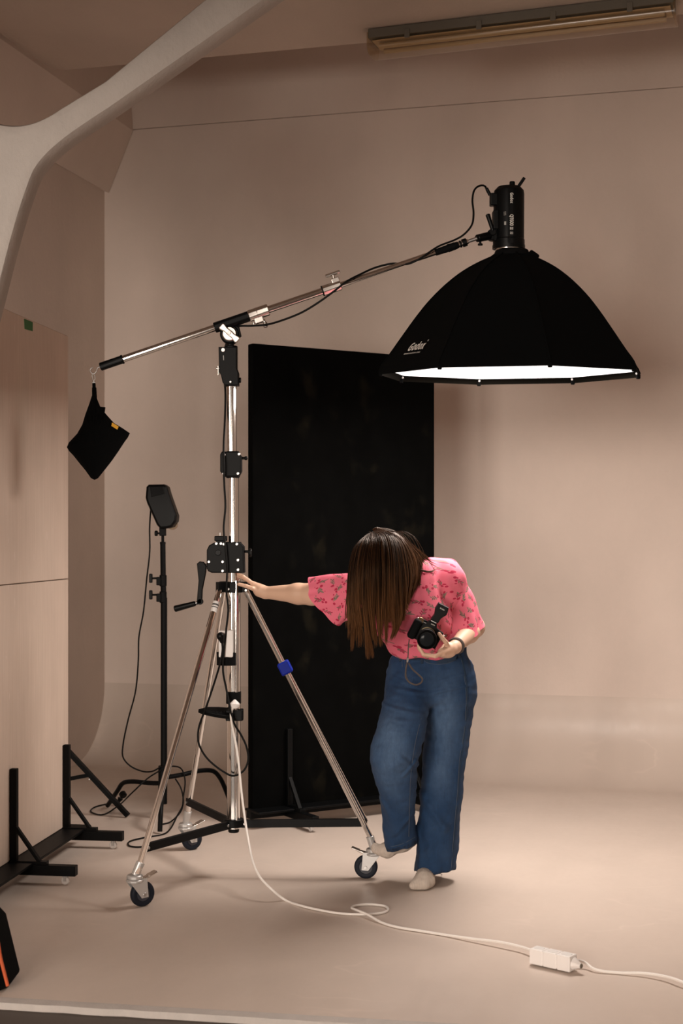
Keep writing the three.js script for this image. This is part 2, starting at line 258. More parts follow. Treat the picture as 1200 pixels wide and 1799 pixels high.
// ------------------------------------------------------------------ fluorescent lamp under the ceiling beam (off)
{
  const a = V(2.6, 4.1, 2.5), U = ROOM, A = P(655, 66, 7.32), B = P(1188, 19, 6.83);
  const d = B.clone().sub(A); d.y = 0; d.normalize(); const f = V(-d.z, 0, d.x).multiplyScalar(1), L = A.distanceTo(B), c = A.clone().add(B).multiplyScalar(0.5); c.y = 4.03;
  const R = new THREE.Matrix4().makeBasis(d, UPV, d.clone().cross(UPV)), T = (g) => { g.applyMatrix4(R); g.translate(c.x, c.y, c.z); return g; };
  const t = thing('fluorescent_light', 'long clear covered fluorescent lamp, switched off, under the ceiling beam', 'lamp', V(c.x, 4.1, c.z));
  const prof = poly([[-0.085, 0.065], [-0.07, 0.07], [0.07, 0.07], [0.085, 0.065], [0.085, 0.02], [-0.085, 0.02]]);
  part('housing', T(slab(prof, L, 0.004).translate(0, 0, -L / 2).rotateY(Math.PI / 2)), M.fixture, t);
  const outer = [], N = 14; for (let i = 0; i <= N; i++) { const an = Math.PI * i / N; outer.push([0.088 * Math.sign(Math.cos(an)) * Math.pow(Math.abs(Math.cos(an)), 0.55), 0.02 - 0.075 * Math.pow(Math.sin(an), 0.6)]); }
  const cv = new THREE.BufferGeometry(), vp = [], ix = []; outer.forEach(([y, z], i) => { vp.push(-L / 2, z, y, L / 2, z, y); if (i) { const k = 2 * i; ix.push(k - 2, k - 1, k, k, k - 1, k + 1); } }); cv.setAttribute('position', new THREE.Float32BufferAttribute(vp, 3)); cv.setIndex(ix); cv.computeVertexNormals();
  part('cover', T(cv), M.cover, t);
  for (const s of [-1, 1]) part('end_cap', T(slab(poly(outer.concat([[-0.088, 0.05], [0.088, 0.05]])), 0.012, 0.002).rotateY(Math.PI / 2).translate(s * L / 2 - 0.006, 0, 0)), M.cover, t);
  for (const s of [-1, 1]) part('tube', T(rod(V(-L / 2 + 0.05, -0.012, s * 0.04), V(L / 2 - 0.05, -0.012, s * 0.04), 0.014)), M.tubeGlass, t);
  part('reflector', T(rbox(V(0, 0.008, 0), L - 0.04, 0.006, 0.15, 0.002)), M.tubeGlass, t);
  for (const s of [-0.33, -0.11, 0.11, 0.33]) for (const e of [-1, 1]) part('clip', T(rbox(V(s * L * 1.1, 0.02, e * 0.09), 0.028, 0.045, 0.008, 0.003)), M.fixture, t);
}

// ------------------------------------------------------------------ wind-up stand
const SX = -0.48, SZ = 6.33, at = (px, py, dz = 0) => P(px, py, SZ + dz), yy = (py) => EYE - (py - HORIZON) * SZ / FPX;
const col = (py) => V(SX, yy(py), -SZ);
const FEET = [{ f: onFloor(250, 1592), d: V(-0.82, 0, 0.57), end: P(241, 1536, 5.80), brace: P(257, 1489, 5.86), top: at(387, 1034, -0.03) }, { f: onFloor(643, 1543), d: V(0.98, 0, 0.12), end: P(659, 1487, 6.29), brace: P(639, 1445, 6.30), top: at(430, 1034, 0.0) }, { f: onFloor(337, 1493), d: V(-0.7, 0, 0.5), end: P(328, 1440, 6.85), brace: P(331, 1409, 6.80), top: at(393, 1036, 0.04) }];
{
  const t = thing('windup_stand', 'tall chrome wind-up lighting stand on three casters beside the woman', 'light stand', V(SX, 0, -SZ));
  part('lower_tube', [rod(col(1455), col(1000), 0.030, 0.030, 32)], M.chrome, t);
  part('side_rail', rod(V(SX + 0.014, yy(1440), -SZ + 0.032), V(SX + 0.014, yy(1020), -SZ + 0.032), 0.008), M.chrome, t);
  part('middle_tube', rod(col(1000), col(820), 0.0225, 0.0225, 32), M.chrome, t);
  part('upper_tube', rod(col(820).setX(SX - 0.008), col(660).setX(SX - 0.010), 0.0215, 0.0215, 32), M.chrome, t);
  part('base_cap', [rod(col(1462), col(1436), 0.024, 0.03, 24, 0.003)], M.black, t);
  // spreader hub and braces
  const hub = part('spreader_hub', [rod(col(1452), col(1438), 0.045, 0.045, 24, 0.003)], M.black, t);
  for (const F of FEET) {
    const h = V(SX, yy(1447), -SZ), dir = F.brace.clone().sub(h).normalize();
    const b = part('brace', bar(h.clone().addScaledVector(dir, 0.03), F.brace.clone().addScaledVector(dir, 0.015), 0.016, 0.036), M.black, t);
    const side = dir.clone().cross(UPV).normalize().multiplyScalar(-1); if (side.z < 0) side.negate();
    part('bolt', disc(F.brace.clone().addScaledVector(side, 0.012), side, 0.006, 0.01, 12), M.steel, b); part('bolt', disc(h.clone().addScaledVector(dir, 0.05).addScaledVector(side, 0.01), side, 0.006, 0.006, 12), M.steel, b);
  }
  // legs
  FEET.forEach((F, i) => {
    const leg = part('leg', [rod(F.top, F.end, 0.0135, 0.0135, 20)], M.chrome, t);
    if (i === 1) part('second_tube', rod(F.top.clone().add(V(0.012, -0.03, -0.022)), F.brace.clone().add(V(0.012, 0, -0.022)), 0.009), M.chrome, leg);
    if (i === 0) { const dl = F.end.clone().sub(F.top).normalize(); const a = F.top.clone().addScaledVector(dl, 0.065), b2 = F.top.clone().addScaledVector(dl, 0.115); part('sticker', rod(a, b2, 0.0142, 0.0142, 20), M.sticker, leg, 'white printed sticker'); part('sticker_print', [rod(a.clone().addScaledVector(dl, 0.012), a.clone().addScaledVector(dl, 0.019), 0.0145), rod(a.clone().addScaledVector(dl, 0.026), a.clone().addScaledVector(dl, 0.03), 0.0145)], M.print, leg); }
    if (i === 1) { const dl = F.end.clone().sub(F.top).normalize(), c = P(501, 1173, SZ - 0.012), q = new THREE.Matrix4().makeRotationZ(Math.atan2(dl.y, dl.x) + Math.PI / 2); part('blue_clip', [rbox(c, 0.054, 0.058, 0.056, 0.008, q)], M.blue, leg, 'bright blue plastic clip'); }
    // caster
    const C = F.f.clone().setY(0.052), d = F.d.clone().normalize(), ax = V(-d.z, 0, d.x), sw = C.clone().addScaledVector(d, 0.034);
    const cast = part('caster', [disc(sw.clone().setY(0.125), UPV, 0.033, 0.018, 24, 0.004), disc(sw.clone().setY(0.110), UPV, 0.036, 0.012, 24, 0.003), rod(sw.clone().setY(0.13), F.end.clone().addScaledVector(F.end.clone().sub(F.top).normalize(), -0.05), 0.016, 0.018, 20, 0.002)], M.zinc, t);
    const plate = slab(poly([[-0.018, -0.012], [0.012, -0.014], [0.06, 0.05], [0.062, 0.066], [-0.012, 0.066], [-0.014, 0.03]]), 0.003, 0.0008);
    const B = new THREE.Matrix4().makeBasis(d, UPV, ax);
    for (const s of [-1, 1]) part('fork', plate.clone().translate(0, 0, s * 0.021 - 0.0015).applyMatrix4(B).translate(C.x, C.y, C.z), M.zinc, cast);
    const tire = new THREE.LatheGeometry([[0.03, -0.013], [0.042, -0.015], [0.0495, -0.012], [0.052, -0.005], [0.052, 0.005], [0.0495, 0.012], [0.042, 0.015], [0.03, 0.013]].map((p) => new THREE.Vector2(...p)), 36).applyQuaternion(new THREE.Quaternion().setFromUnitVectors(UPV, ax)).translate(C.x, C.y, C.z);
    const wheel = part('wheel', tire, M.rubber, cast); part('hub', [disc(C, ax, 0.031, 0.024, 24, 0.002)], M.hub, cast); part('axle_bolt', disc(C, ax, 0.008, 0.052, 12), M.steel, cast);
    const pd = d.clone().multiplyScalar(-1), pc = C.clone().addScaledVector(pd, 0.022).setY(0.122);
    part('brake_pedal', [bar(C.clone().setY(0.112), pc.clone().addScaledVector(pd, 0.012), 0.028, 0.008), bar(pc.clone().addScaledVector(pd, 0.004), pc.clone().addScaledVector(pd, 0.042).add(V(0, 0.014, 0)), 0.036, 0.006)], M.nickel, cast);
  });
  // leg collar
  part('leg_collar', [rod(col(1041), col(1022), 0.042, 0.042, 28, 0.004), ...FEET.map((F) => bar(col(1031), F.top.clone().setY(yy(1031)).add(F.top.clone().sub(col(1031)).setY(0).multiplyScalar(0.25)), 0.03, 0.046))], M.black, t);
  for (const [x, y, z] of [[401, 1035, -0.045], [432, 1037, -0.03]]) part('collar_screw', disc(at(x, y, z), V(0, 0, 1), 0.006, 0.01, 12), M.steel, t);
  // winch
  const wz = SZ, wsh = (pts) => poly(pts.map(([x, y]) => { const p = at(x, y); return [p.x, p.y]; }));
  const win = part('winch_box', [slab(wsh([[365, 966], [369, 958], [378, 953], [402, 952], [402, 1006], [374, 1006], [367, 1003], [365, 997]]), 0.085, 0.005).translate(0, 0, -wz - 0.035), slab(wsh([[398, 952], [421, 952], [429, 960], [430, 1006], [398, 1006]]), 0.1, 0.004).translate(0, 0, -wz - 0.05), rod(col(1006), col(952), 0.034, 0.034, 24)], M.black, t);
  part('winch_cap', [rbox(at(388, 946, -0.01), 0.054, 0.022, 0.05, 0.004), rbox(at(388, 951, -0.01), 0.04, 0.02, 0.04, 0.003)], M.black, win);
  part('winch_button', disc(at(383, 971, -0.052), V(0, 0, 1), 0.013, 0.006, 20, 0.002), M.blackPlastic, win);
  for (const [x, y] of [[380, 955], [388, 955], [393, 956], [416, 956], [418, 984], [418, 1001], [391, 987], [391, 1003], [367, 987]]) part('screw', disc(at(x, y, x > 400 ? -0.052 : -0.051), V(0, 0, 1), 0.0062, 0.006, 12, 0.001), M.steel, win);
  part('top_pin', rod(at(387, 941, -0.01), at(387, 936, -0.01), 0.004), M.steel, win);
  part('lock_knob', [rod(at(429, 969, -0.01), at(441, 969, -0.01), 0.006), disc(at(440, 971, -0.01), V(1, 0, 0), 0.02, 0.012, 16, 0.003)], M.blackPlastic, win);
  const crank = part('crank', [slab(wsh([[347, 990], [352, 986], [359, 987], [364, 994], [363, 1006], [357, 1036], [356, 1060], [346, 1062], [347, 1054], [350, 1020], [348, 1000]]), 0.02, 0.004).translate(0, 0, -wz + 0.012), disc(at(352, 1057, -0.02), V(0, 0, 1), 0.013, 0.024, 16)], M.black, t);
  part('crank_axle', rod(at(357, 995, -0.01), at(367, 995, -0.01), 0.013), M.steel, crank);
  part('crank_ring', rod(at(350, 1058, -0.02), at(343, 1060, -0.02), 0.007), M.steel, crank);
  part('crank_handle', rod(at(344, 1060, -0.02), at(306, 1070, -0.02), 0.0115, 0.0145, 20, 0.004), M.blackPlastic, crank);
  // middle clamp and top clamp
  const clampAt = (y0, y1, x0, x1, nm) => { const g = part(nm, [slab(wsh([[x0 + 3, y0], [x1 - 6, y0], [x1, y0 + 8], [x1, y1 - 10], [x1 - 5, y1], [x0 + 8, y1], [x0, y1 - 9], [x0, y0 + 5]]), 0.07, 0.005).translate(0, 0, -wz - 0.03), rod(col(y1 + 2).setX(SX - 0.004), col(y0 - 1).setX(SX - 0.004), 0.03, 0.03, 24, 0.003)], M.black, t); return g; };
  const mc = clampAt(794, 838, 388, 425, 'middle_clamp');
  for (const [x, y] of [[394, 799], [420, 798], [393, 832], [418, 832]]) part('screw', disc(at(x, y, -0.045), V(0, 0, 1), 0.006, 0.012, 12, 0.001), M.steel, mc);
  part('tee_knob', [rod(at(424, 805, -0.01), at(432, 805, -0.01), 0.006), ball(at(432, 805, -0.01), 0.009)], M.blackPlastic, mc);
  const tcl = part('top_clamp', [slab(wsh([[385, 611], [417, 611], [417, 648], [420, 656], [420, 678], [396, 678], [392, 673], [389, 660], [386, 655]]), 0.062, 0.004).translate(0, 0, -wz - 0.028), rod(col(679).setX(SX - 0.012), col(608).setX(SX - 0.012), 0.03, 0.03, 24, 0.003)], M.black, t);
  part('screw', disc(at(392, 615, -0.04), V(0, 0, 1), 0.009, 0.012, 16, 0.001), M.steel, tcl); part('screw', disc(at(405, 671, -0.04), V(0, 0, 1), 0.005, 0.012, 12), M.steel, tcl);
  part('slot_pin', bar(at(392.5, 624, -0.035), at(393, 633, -0.035), 0.004, 0.004), M.steel, tcl); part('slot_pin', bar(at(393, 645, -0.035), at(393, 652, -0.035), 0.004, 0.004), M.steel, tcl);
  part('wing_screw', [rod(at(386, 647, -0.005), at(380, 647, -0.005), 0.005), rbox(at(383.5, 651, -0.005), 0.005, 0.045, 0.014, 0.002)], M.nickel, tcl);
  part('knob', disc(at(421, 668), V(1, 0, 0), 0.012, 0.012), M.blackPlastic, tcl);
  // foot pedal on the column
  const ped = new THREE.Shape(); { const q = [[-0.155, -0.005], [-0.12, 0.022], [-0.07, 0.032], [-0.02, 0.034], [0, 0.03], [0, -0.03], [-0.03, -0.034], [-0.08, -0.03], [-0.13, -0.018]]; ped.moveTo(...q[0]); q.slice(1).forEach((p) => ped.lineTo(...p)); ped.closePath(); }
  const pg = slab(ped, 0.02, 0.003).rotateX(-Math.PI / 2 + 0.42).rotateZ(-0.1).translate(SX + 0.0, yy(1256), -SZ + 0.03);
  part('foot_pedal', [pg, rbox(V(SX + 0.005, yy(1255), -SZ + 0.01), 0.075, 0.048, 0.075, 0.005), rbox(V(SX + 0.035, yy(1254), -SZ + 0.03), 0.02, 0.05, 0.03, 0.003)], M.black, t);
  for (let i = 0; i < 9; i++) part('pedal_ridge', bar(V(SX - 0.135 + i * 0.012, yy(1248) - 0.002 + i * 0.0002, -SZ + 0.004), V(SX - 0.135 + i * 0.012, yy(1248) - 0.002, -SZ + 0.055), 0.004, 0.008), M.black, t);
  // tilting boom head on top
  const ph = at(404, 588, 0);
  part('boom_head', [disc(ph, V(0, 0, 1), 0.043, 0.05, 32, 0.006), rod(V(SX - 0.014, yy(612), -SZ), V(SX - 0.014, yy(600), -SZ), 0.016), slab(wsh([[392, 575], [420, 572], [424, 590], [412, 604], [398, 604], [388, 592]]), 0.04, 0.004).translate(0, 0, -wz - 0.02)], M.black, t);
  part('boom_head_disc', disc(ph.clone().add(V(0, 0, 0.03)), V(0, 0, 1), 0.032, 0.012, 32, 0.004), M.nickel, t);
  const hd = slab(poly([[-0.052, -0.012], [-0.045, -0.017], [-0.02, -0.011], [0, -0.013], [0.02, -0.011], [0.045, -0.017], [0.052, -0.012], [0.052, 0.012], [0.045, 0.016], [0.02, 0.011], [0, 0.013], [-0.02, 0.011], [-0.045, 0.016], [-0.052, 0.012]]), 0.016, 0.004).rotateZ(-0.72).translate(ph.x + 0.002, ph.y, ph.z + 0.04);
  part('tee_handle', [hd], M.nickel, t); part('handle_bolt', disc(ph.clone().add(V(0.001, 0, 0.058)), V(0, 0, 1), 0.008, 0.006, 14), M.steel, t);
}

// ------------------------------------------------------------------ boom arm
const bz = 6.31, bp = (px, dy = 0) => P(px, 645 - 0.341 * (px - 175) + dy, bz);
{
  const t = thing('boom_arm', 'long chrome boom arm slanting up from the wind-up stand to the softbox', 'boom arm', bp(404));
  part('rear_tube', rod(bp(205), bp(440), 0.0158, 0.0158, 24), M.chrome, t);
  part('end_grip', [rod(bp(176), bp(217), 0.0185, 0.0185, 24, 0.003), disc(bp(215), bp(217).sub(bp(176)), 0.0205, 0.008)], M.blackPlastic, t);
  part('sleeve', rod(bp(377), bp(438), 0.0235, 0.0235, 24, 0.002), M.black, t);
  const c1 = part('clamp', [rod(bp(437), bp(472), 0.026, 0.026, 24, 0.003), disc(bp(452), bp(472).sub(bp(437)), 0.0275, 0.004), rbox(bp(455, 12), 0.04, 0.03, 0.03, 0.003, new THREE.Matrix4().makeRotationZ(0.33))], M.nickel, t);
  part('clamp_screw', [rod(bp(463, 14), bp(466, 24), 0.006), rod(bp(466, 20), bp(467, 30), 0.009, 0.01, 12, 0.002)], M.nickel, c1); part('clamp_nut', disc(bp(446, 16), UPV, 0.006, 0.01), M.nickel, c1);
  part('front_tube', rod(bp(470), bp(590), 0.0155, 0.0155, 24), M.chrome, t);
  const c2 = part('clamp', [rod(bp(567), bp(599), 0.0225, 0.0225, 24, 0.003), rbox(bp(590, -9), 0.036, 0.03, 0.03, 0.003, new THREE.Matrix4().makeRotationZ(0.33))], M.nickel, t);
  part('clamp_ring', disc(bp(567), bp(599).sub(bp(567)), 0.0238, 0.006), M.black, c2);
  part('tee_handle', [rod(bp(586, -14), bp(585, -25), 0.006), rod(bp(572, -24), bp(597, -24), 0.008, 0.008, 12, 0.002)], M.nickel, c2);
  part('inner_tube', rod(bp(595), bp(822), 0.0122, 0.0122, 24), M.chrome, t);
  part('tape_wrap', [rod(bp(764), bp(800), 0.0145, 0.0175, 20, 0.003), rod(bp(786), bp(806), 0.0185, 0.015, 20, 0.003)], M.blackMatte, t);
  part('tip_collar', [disc(bp(816), bp(822).sub(bp(806)), 0.018, 0.02), disc(bp(809), bp(822).sub(bp(806)), 0.016, 0.008)], M.black, t);
  part('spigot', rod(bp(818), bp(838), 0.008), M.steel, t);
  const e = bp(176), hk = [bp(178), bp(172), P(169, 653, bz), P(165, 656.5, bz), P(160.5, 655, bz), P(158.5, 650, bz), P(161, 646.5, bz), P(163, 646, bz)];
  part('hook', hose(hk, 0.0028, 6, 8), M.steel, t);
}
// ------------------------------------------------------------------ sandbag on the boom hook
{
  const Z = bz, q = (x, y) => { const p = P(x, y, Z); return [p.x, p.y]; };
  const t = thing('sandbag', 'black counterweight sandbag with yellow tag hanging from the boom hook', 'sandbag', P(165, 842, Z));
  const out = [[162, 681], [169, 681], [168, 695], [172, 705], [176, 714.5], [185, 715.5], [183, 724], [190, 732], [200, 743], [215, 752], [228, 761], [224, 769], [218, 777], [207, 794], [195, 811], [184, 825], [172, 840], [166, 843], [160, 840], [150, 826], [140, 814], [129, 800], [122, 793], [118, 786], [121, 778], [136, 762], [145, 746], [150, 729], [157, 710], [162, 695]];
  // pillow: outline fan with a swollen middle
  const c = q(170, 780), pos = [], idx = [], n = out.length, rings = 7; const sub = [];
  for (let i = 0; i < n; i++) { const a = out[i], b = out[(i + 1) % n]; for (let k = 0; k < 3; k++) sub.push(q(lerp(a[0], b[0], k / 3), lerp(a[1], b[1], k / 3))); }
  const m = sub.length; for (const side of [1, -1]) for (let r = 0; r <= rings; r++) for (let i = 0; i < m; i++) { const s = r / rings, ex = sub[i], x = lerp(c[0], ex[0], s), y = lerp(c[1], ex[1], s); const thick = 0.045 * Math.pow(1 - s * s, 0.6) * (y > P(0, 735, Z).y ? 0.55 : 1) + 0.006 + 0.004 * noise3(x * 22, y * 22, side * 5) * (1 - s); pos.push(x, y, -Z + side * thick); }
  for (let sd = 0; sd < 2; sd++) for (let r = 0; r < rings; r++) for (let i = 0; i < m; i++) { const o = sd * (rings + 1) * m, a = o + r * m + i, b = o + r * m + (i + 1) % m, d = a + m, e = b + m; sd ? idx.push(a, d, b, b, d, e) : idx.push(a, b, d, b, e, d); }
  for (let i = 0; i < m; i++) { const a = rings * m + i, b = rings * m + (i + 1) % m, o = (rings + 1) * m; idx.push(a, b, o + a, b, o + b, o + a); }
  const g = new THREE.BufferGeometry(); g.setAttribute('position', new THREE.Float32BufferAttribute(pos, 3)); g.setIndex(idx); g.computeVertexNormals();
  g.setAttribute('uv', new THREE.Float32BufferAttribute(pos.flatMap((v, i) => (i % 3 === 2 ? [] : [v])), 2));
  part('bag', g, M.cloth, t);
  part('tag', slab(poly([[198.5, 743], [210, 750], [207, 757], [197, 750]].map(([x, y]) => q(x, y))), 0.004, 0.0008).translate(0, 0, -Z + 0.022), M.yellow, t, 'yellow cloth tag');
  part('snap_hook', [hose([P(163, 656, Z), P(162, 660, Z), P(163, 665, Z), P(165, 669, Z), P(167, 665, Z), P(166, 659, Z)], 0.0022, 5, 6, true), rod(P(165, 668, Z), P(165, 675, Z), 0.0045), disc(P(165, 672, Z), V(1, 0.2, 0), 0.004, 0.014)], M.steel, t);
  part('loop', bar(P(165, 673, Z), P(165.5, 690, Z), 0.013, 0.018, V(0, 0, 1)), M.cloth, t);
}

// ------------------------------------------------------------------ softbox and its lamp head
const SBZ = 6.40, RIM = V(0.764, EYE + 284 * SBZ / FPX, -SBZ);
const TILT = new THREE.Matrix4().makeRotationX(0.040).setPosition(RIM);
const tl = (g) => g.applyMatrix4(TILT);
const ROT = 8.5 * Math.PI / 180;
const oct = (k, r) => { const a = ROT + k * Math.PI / 4; return [r * Math.sin(a), r * Math.cos(a)]; };   // k=0 towards the camera
{
  const t = thing('softbox', 'large black octagonal softbox hanging from the boom, glowing underneath', 'softbox', RIM.clone());
  const prof = [[0.605, -0.012], [0.605, 0.004], [0.594, 0.028], [0.56, 0.072], [0.492, 0.167], [0.435, 0.245], [0.378, 0.315], [0.30, 0.392], [0.225, 0.45], [0.15, 0.493], [0.088, 0.522], [0.078, 0.531]];
  const panelPts = (k, u, j) => { const [r, y] = prof[j], A = oct(k, r), B = oct(k + 1, r), s = 1 - 0.022 * Math.sin(Math.PI * u) * (j > 2 ? 1 : j / 3); return V(lerp(A[0], B[0], u) * s, y, lerp(A[1], B[1], u) * s); };
  for (let k = 0; k < 8; k++) {
    const pos = [], idx = [], uv = [], n = 8; for (let j = 0; j < prof.length; j++) for (let i = 0; i <= n; i++) { const p = panelPts(k, i / n, j); pos.push(p.x, p.y, p.z); uv.push(i / n * 0.4, j * 0.06); }
    for (let j = 0; j < prof.length - 1; j++) for (let i = 0; i < n; i++) { const a = j * (n + 1) + i, b = a + 1, c = a + n + 1, d = c + 1; idx.push(a, b, c, b, d, c); }
    const g = new THREE.BufferGeometry(); g.setAttribute('position', new THREE.Float32BufferAttribute(pos, 3)); g.setAttribute('uv', new THREE.Float32BufferAttribute(uv, 2)); g.setIndex(idx); g.computeVertexNormals();
    const m = M.cloth; const pm = part('panel', tl(g), m, t);
    if (k === 6) { // print on the left front panel: lettering over two lines
      const lt = lettering(512, 256, (c) => { c.save(); c.transform(1, 0, -0.28, 1, 40, 0); c.font = 'bold 150px sans-serif'; c.textAlign = 'center'; c.textBaseline = 'alphabetic'; c.scale(0.9, 1); c.fillText('Godox', 268, 165); c.font = 'bold 34px sans-serif'; c.fillText('®', 500, 60); c.restore(); c.save(); c.transform(1, 0, -0.28, 1, 40, 0); c.font = 'bold 44px sans-serif'; c.textAlign = 'center'; c.fillText('WWW.GODOX.COM', 235, 235); c.restore(); });
      const pp = [], pu = [], pi = [], nn = 8; const surf = (u, v) => { const jf = lerp(2.80, 3.66, v), j = Math.floor(jf), a = panelPts(k, u, j), b = panelPts(k, u, j + 1); return a.lerp(b, jf - j); };
      for (let j = 0; j <= nn; j++) for (let i = 0; i <= nn; i++) { const u = lerp(0.26, 0.62, i / nn), p = surf(u, j / nn); const o = V(p.x, 0.45, p.z).normalize().multiplyScalar(0.0025); p.add(o); pp.push(p.x, p.y, p.z); pu.push(i / nn, j / nn); }
      for (let j = 0; j < nn; j++) for (let i = 0; i < nn; i++) { const a = j * (nn + 1) + i; pi.push(a, a + 1, a + nn + 1, a + 1, a + nn + 2, a + nn + 1); }
      const gg = new THREE.BufferGeometry(); gg.setAttribute('position', new THREE.Float32BufferAttribute(pp, 3)); gg.setAttribute('uv', new THREE.Float32BufferAttribute(pu, 2)); gg.setIndex(pi); gg.computeVertexNormals();
      part('lettering', tl(gg), lt, pm, 'white printed lettering');
    }
    // piped seam along each rib, inner lip strip below the diffuser, and its tab
    part('seam', tl(hose(prof.slice(1).map((_, j) => panelPts(k, 0, j + 1).multiplyScalar(1.001)), 0.0035, 3, 6)), M.cloth, t);
    const A = oct(k, 0.603), B = oct(k + 1, 0.603), A2 = oct(k, 0.584), B2 = oct(k + 1, 0.584), y0 = -0.012, y1 = 0.019;
    const lg = new THREE.BufferGeometry(); lg.setAttribute('position', new THREE.Float32BufferAttribute([A[0], y0, A[1], B[0], y0, B[1], B2[0], y1, B2[1], A2[0], y1, A2[1]], 3)); lg.setAttribute('uv', new THREE.Float32BufferAttribute([0, 0, 1, 0, 1, 1, 0, 1], 2)); lg.setIndex([0, 2, 1, 0, 3, 2]); lg.computeVertexNormals();
    const lm = M.lip; lm.side = THREE.DoubleSide; const lp = part('rim_strip', tl(lg), lm, t);
    part('tab', tl(rbox(V(A[0] * 0.99, y0 + 0.004, A[1] * 0.99), 0.018, 0.022, 0.018, 0.004)), M.cloth, lp);
    part('tab_stud', tl(ball(V(oct(k, 0.59)[0], 0.006, oct(k, 0.59)[1]), 0.006)), M.white, lp);
  }
  const dpos = [[0, 0, 0]]; for (let k = 0; k < 8; k++) { const p = oct(k, 0.582); dpos.push([p[0], 0, p[1]]); }
  const dg = new THREE.BufferGeometry(), vv = [], vi = []; for (const y of [0.014, 0.018]) dpos.forEach((p) => vv.push(p[0], y, p[2])); for (let k = 0; k < 8; k++) { const a = 1 + k, b = 1 + (k + 1) % 8; vi.push(0, b, a, 9, 9 + a, 9 + b, a, b, 9 + a, b, 9 + b, 9 + a); }
  dg.setAttribute('position', new THREE.Float32BufferAttribute(vv, 3)); dg.setIndex(vi); part('diffuser', tl(toCreasedNormals(dg, 0.3)), M.diffuser, t, 'glowing white front diffuser');
  const L = new THREE.RectAreaLight(LAMP.color, LAMP.radiance, 0.77, 0.77); L.name = 'softbox_light'; L.position.copy(V(0, 0.011, 0).applyMatrix4(TILT)); L.up.set(Math.sin(ROT + Math.PI / 8 * 0), 0, Math.cos(ROT));
  L.lookAt(V(0, -2, 0).applyMatrix4(TILT)); L.rotateZ(Math.PI / 4); L.castShadow = true; scene.add(L);
  part('speed_ring', tl(join([rod(V(0, 0.522, 0), V(0, 0.552, 0), 0.082, 0.074, 32, 0.004)])), M.blackMatte, t);
  part('zip_tab', tl(rbox(V(0.088, 0.515, 0.03), 0.05, 0.05, 0.03, 0.01, new THREE.Matrix4().makeRotationZ(-0.6))), M.cloth, t);
}
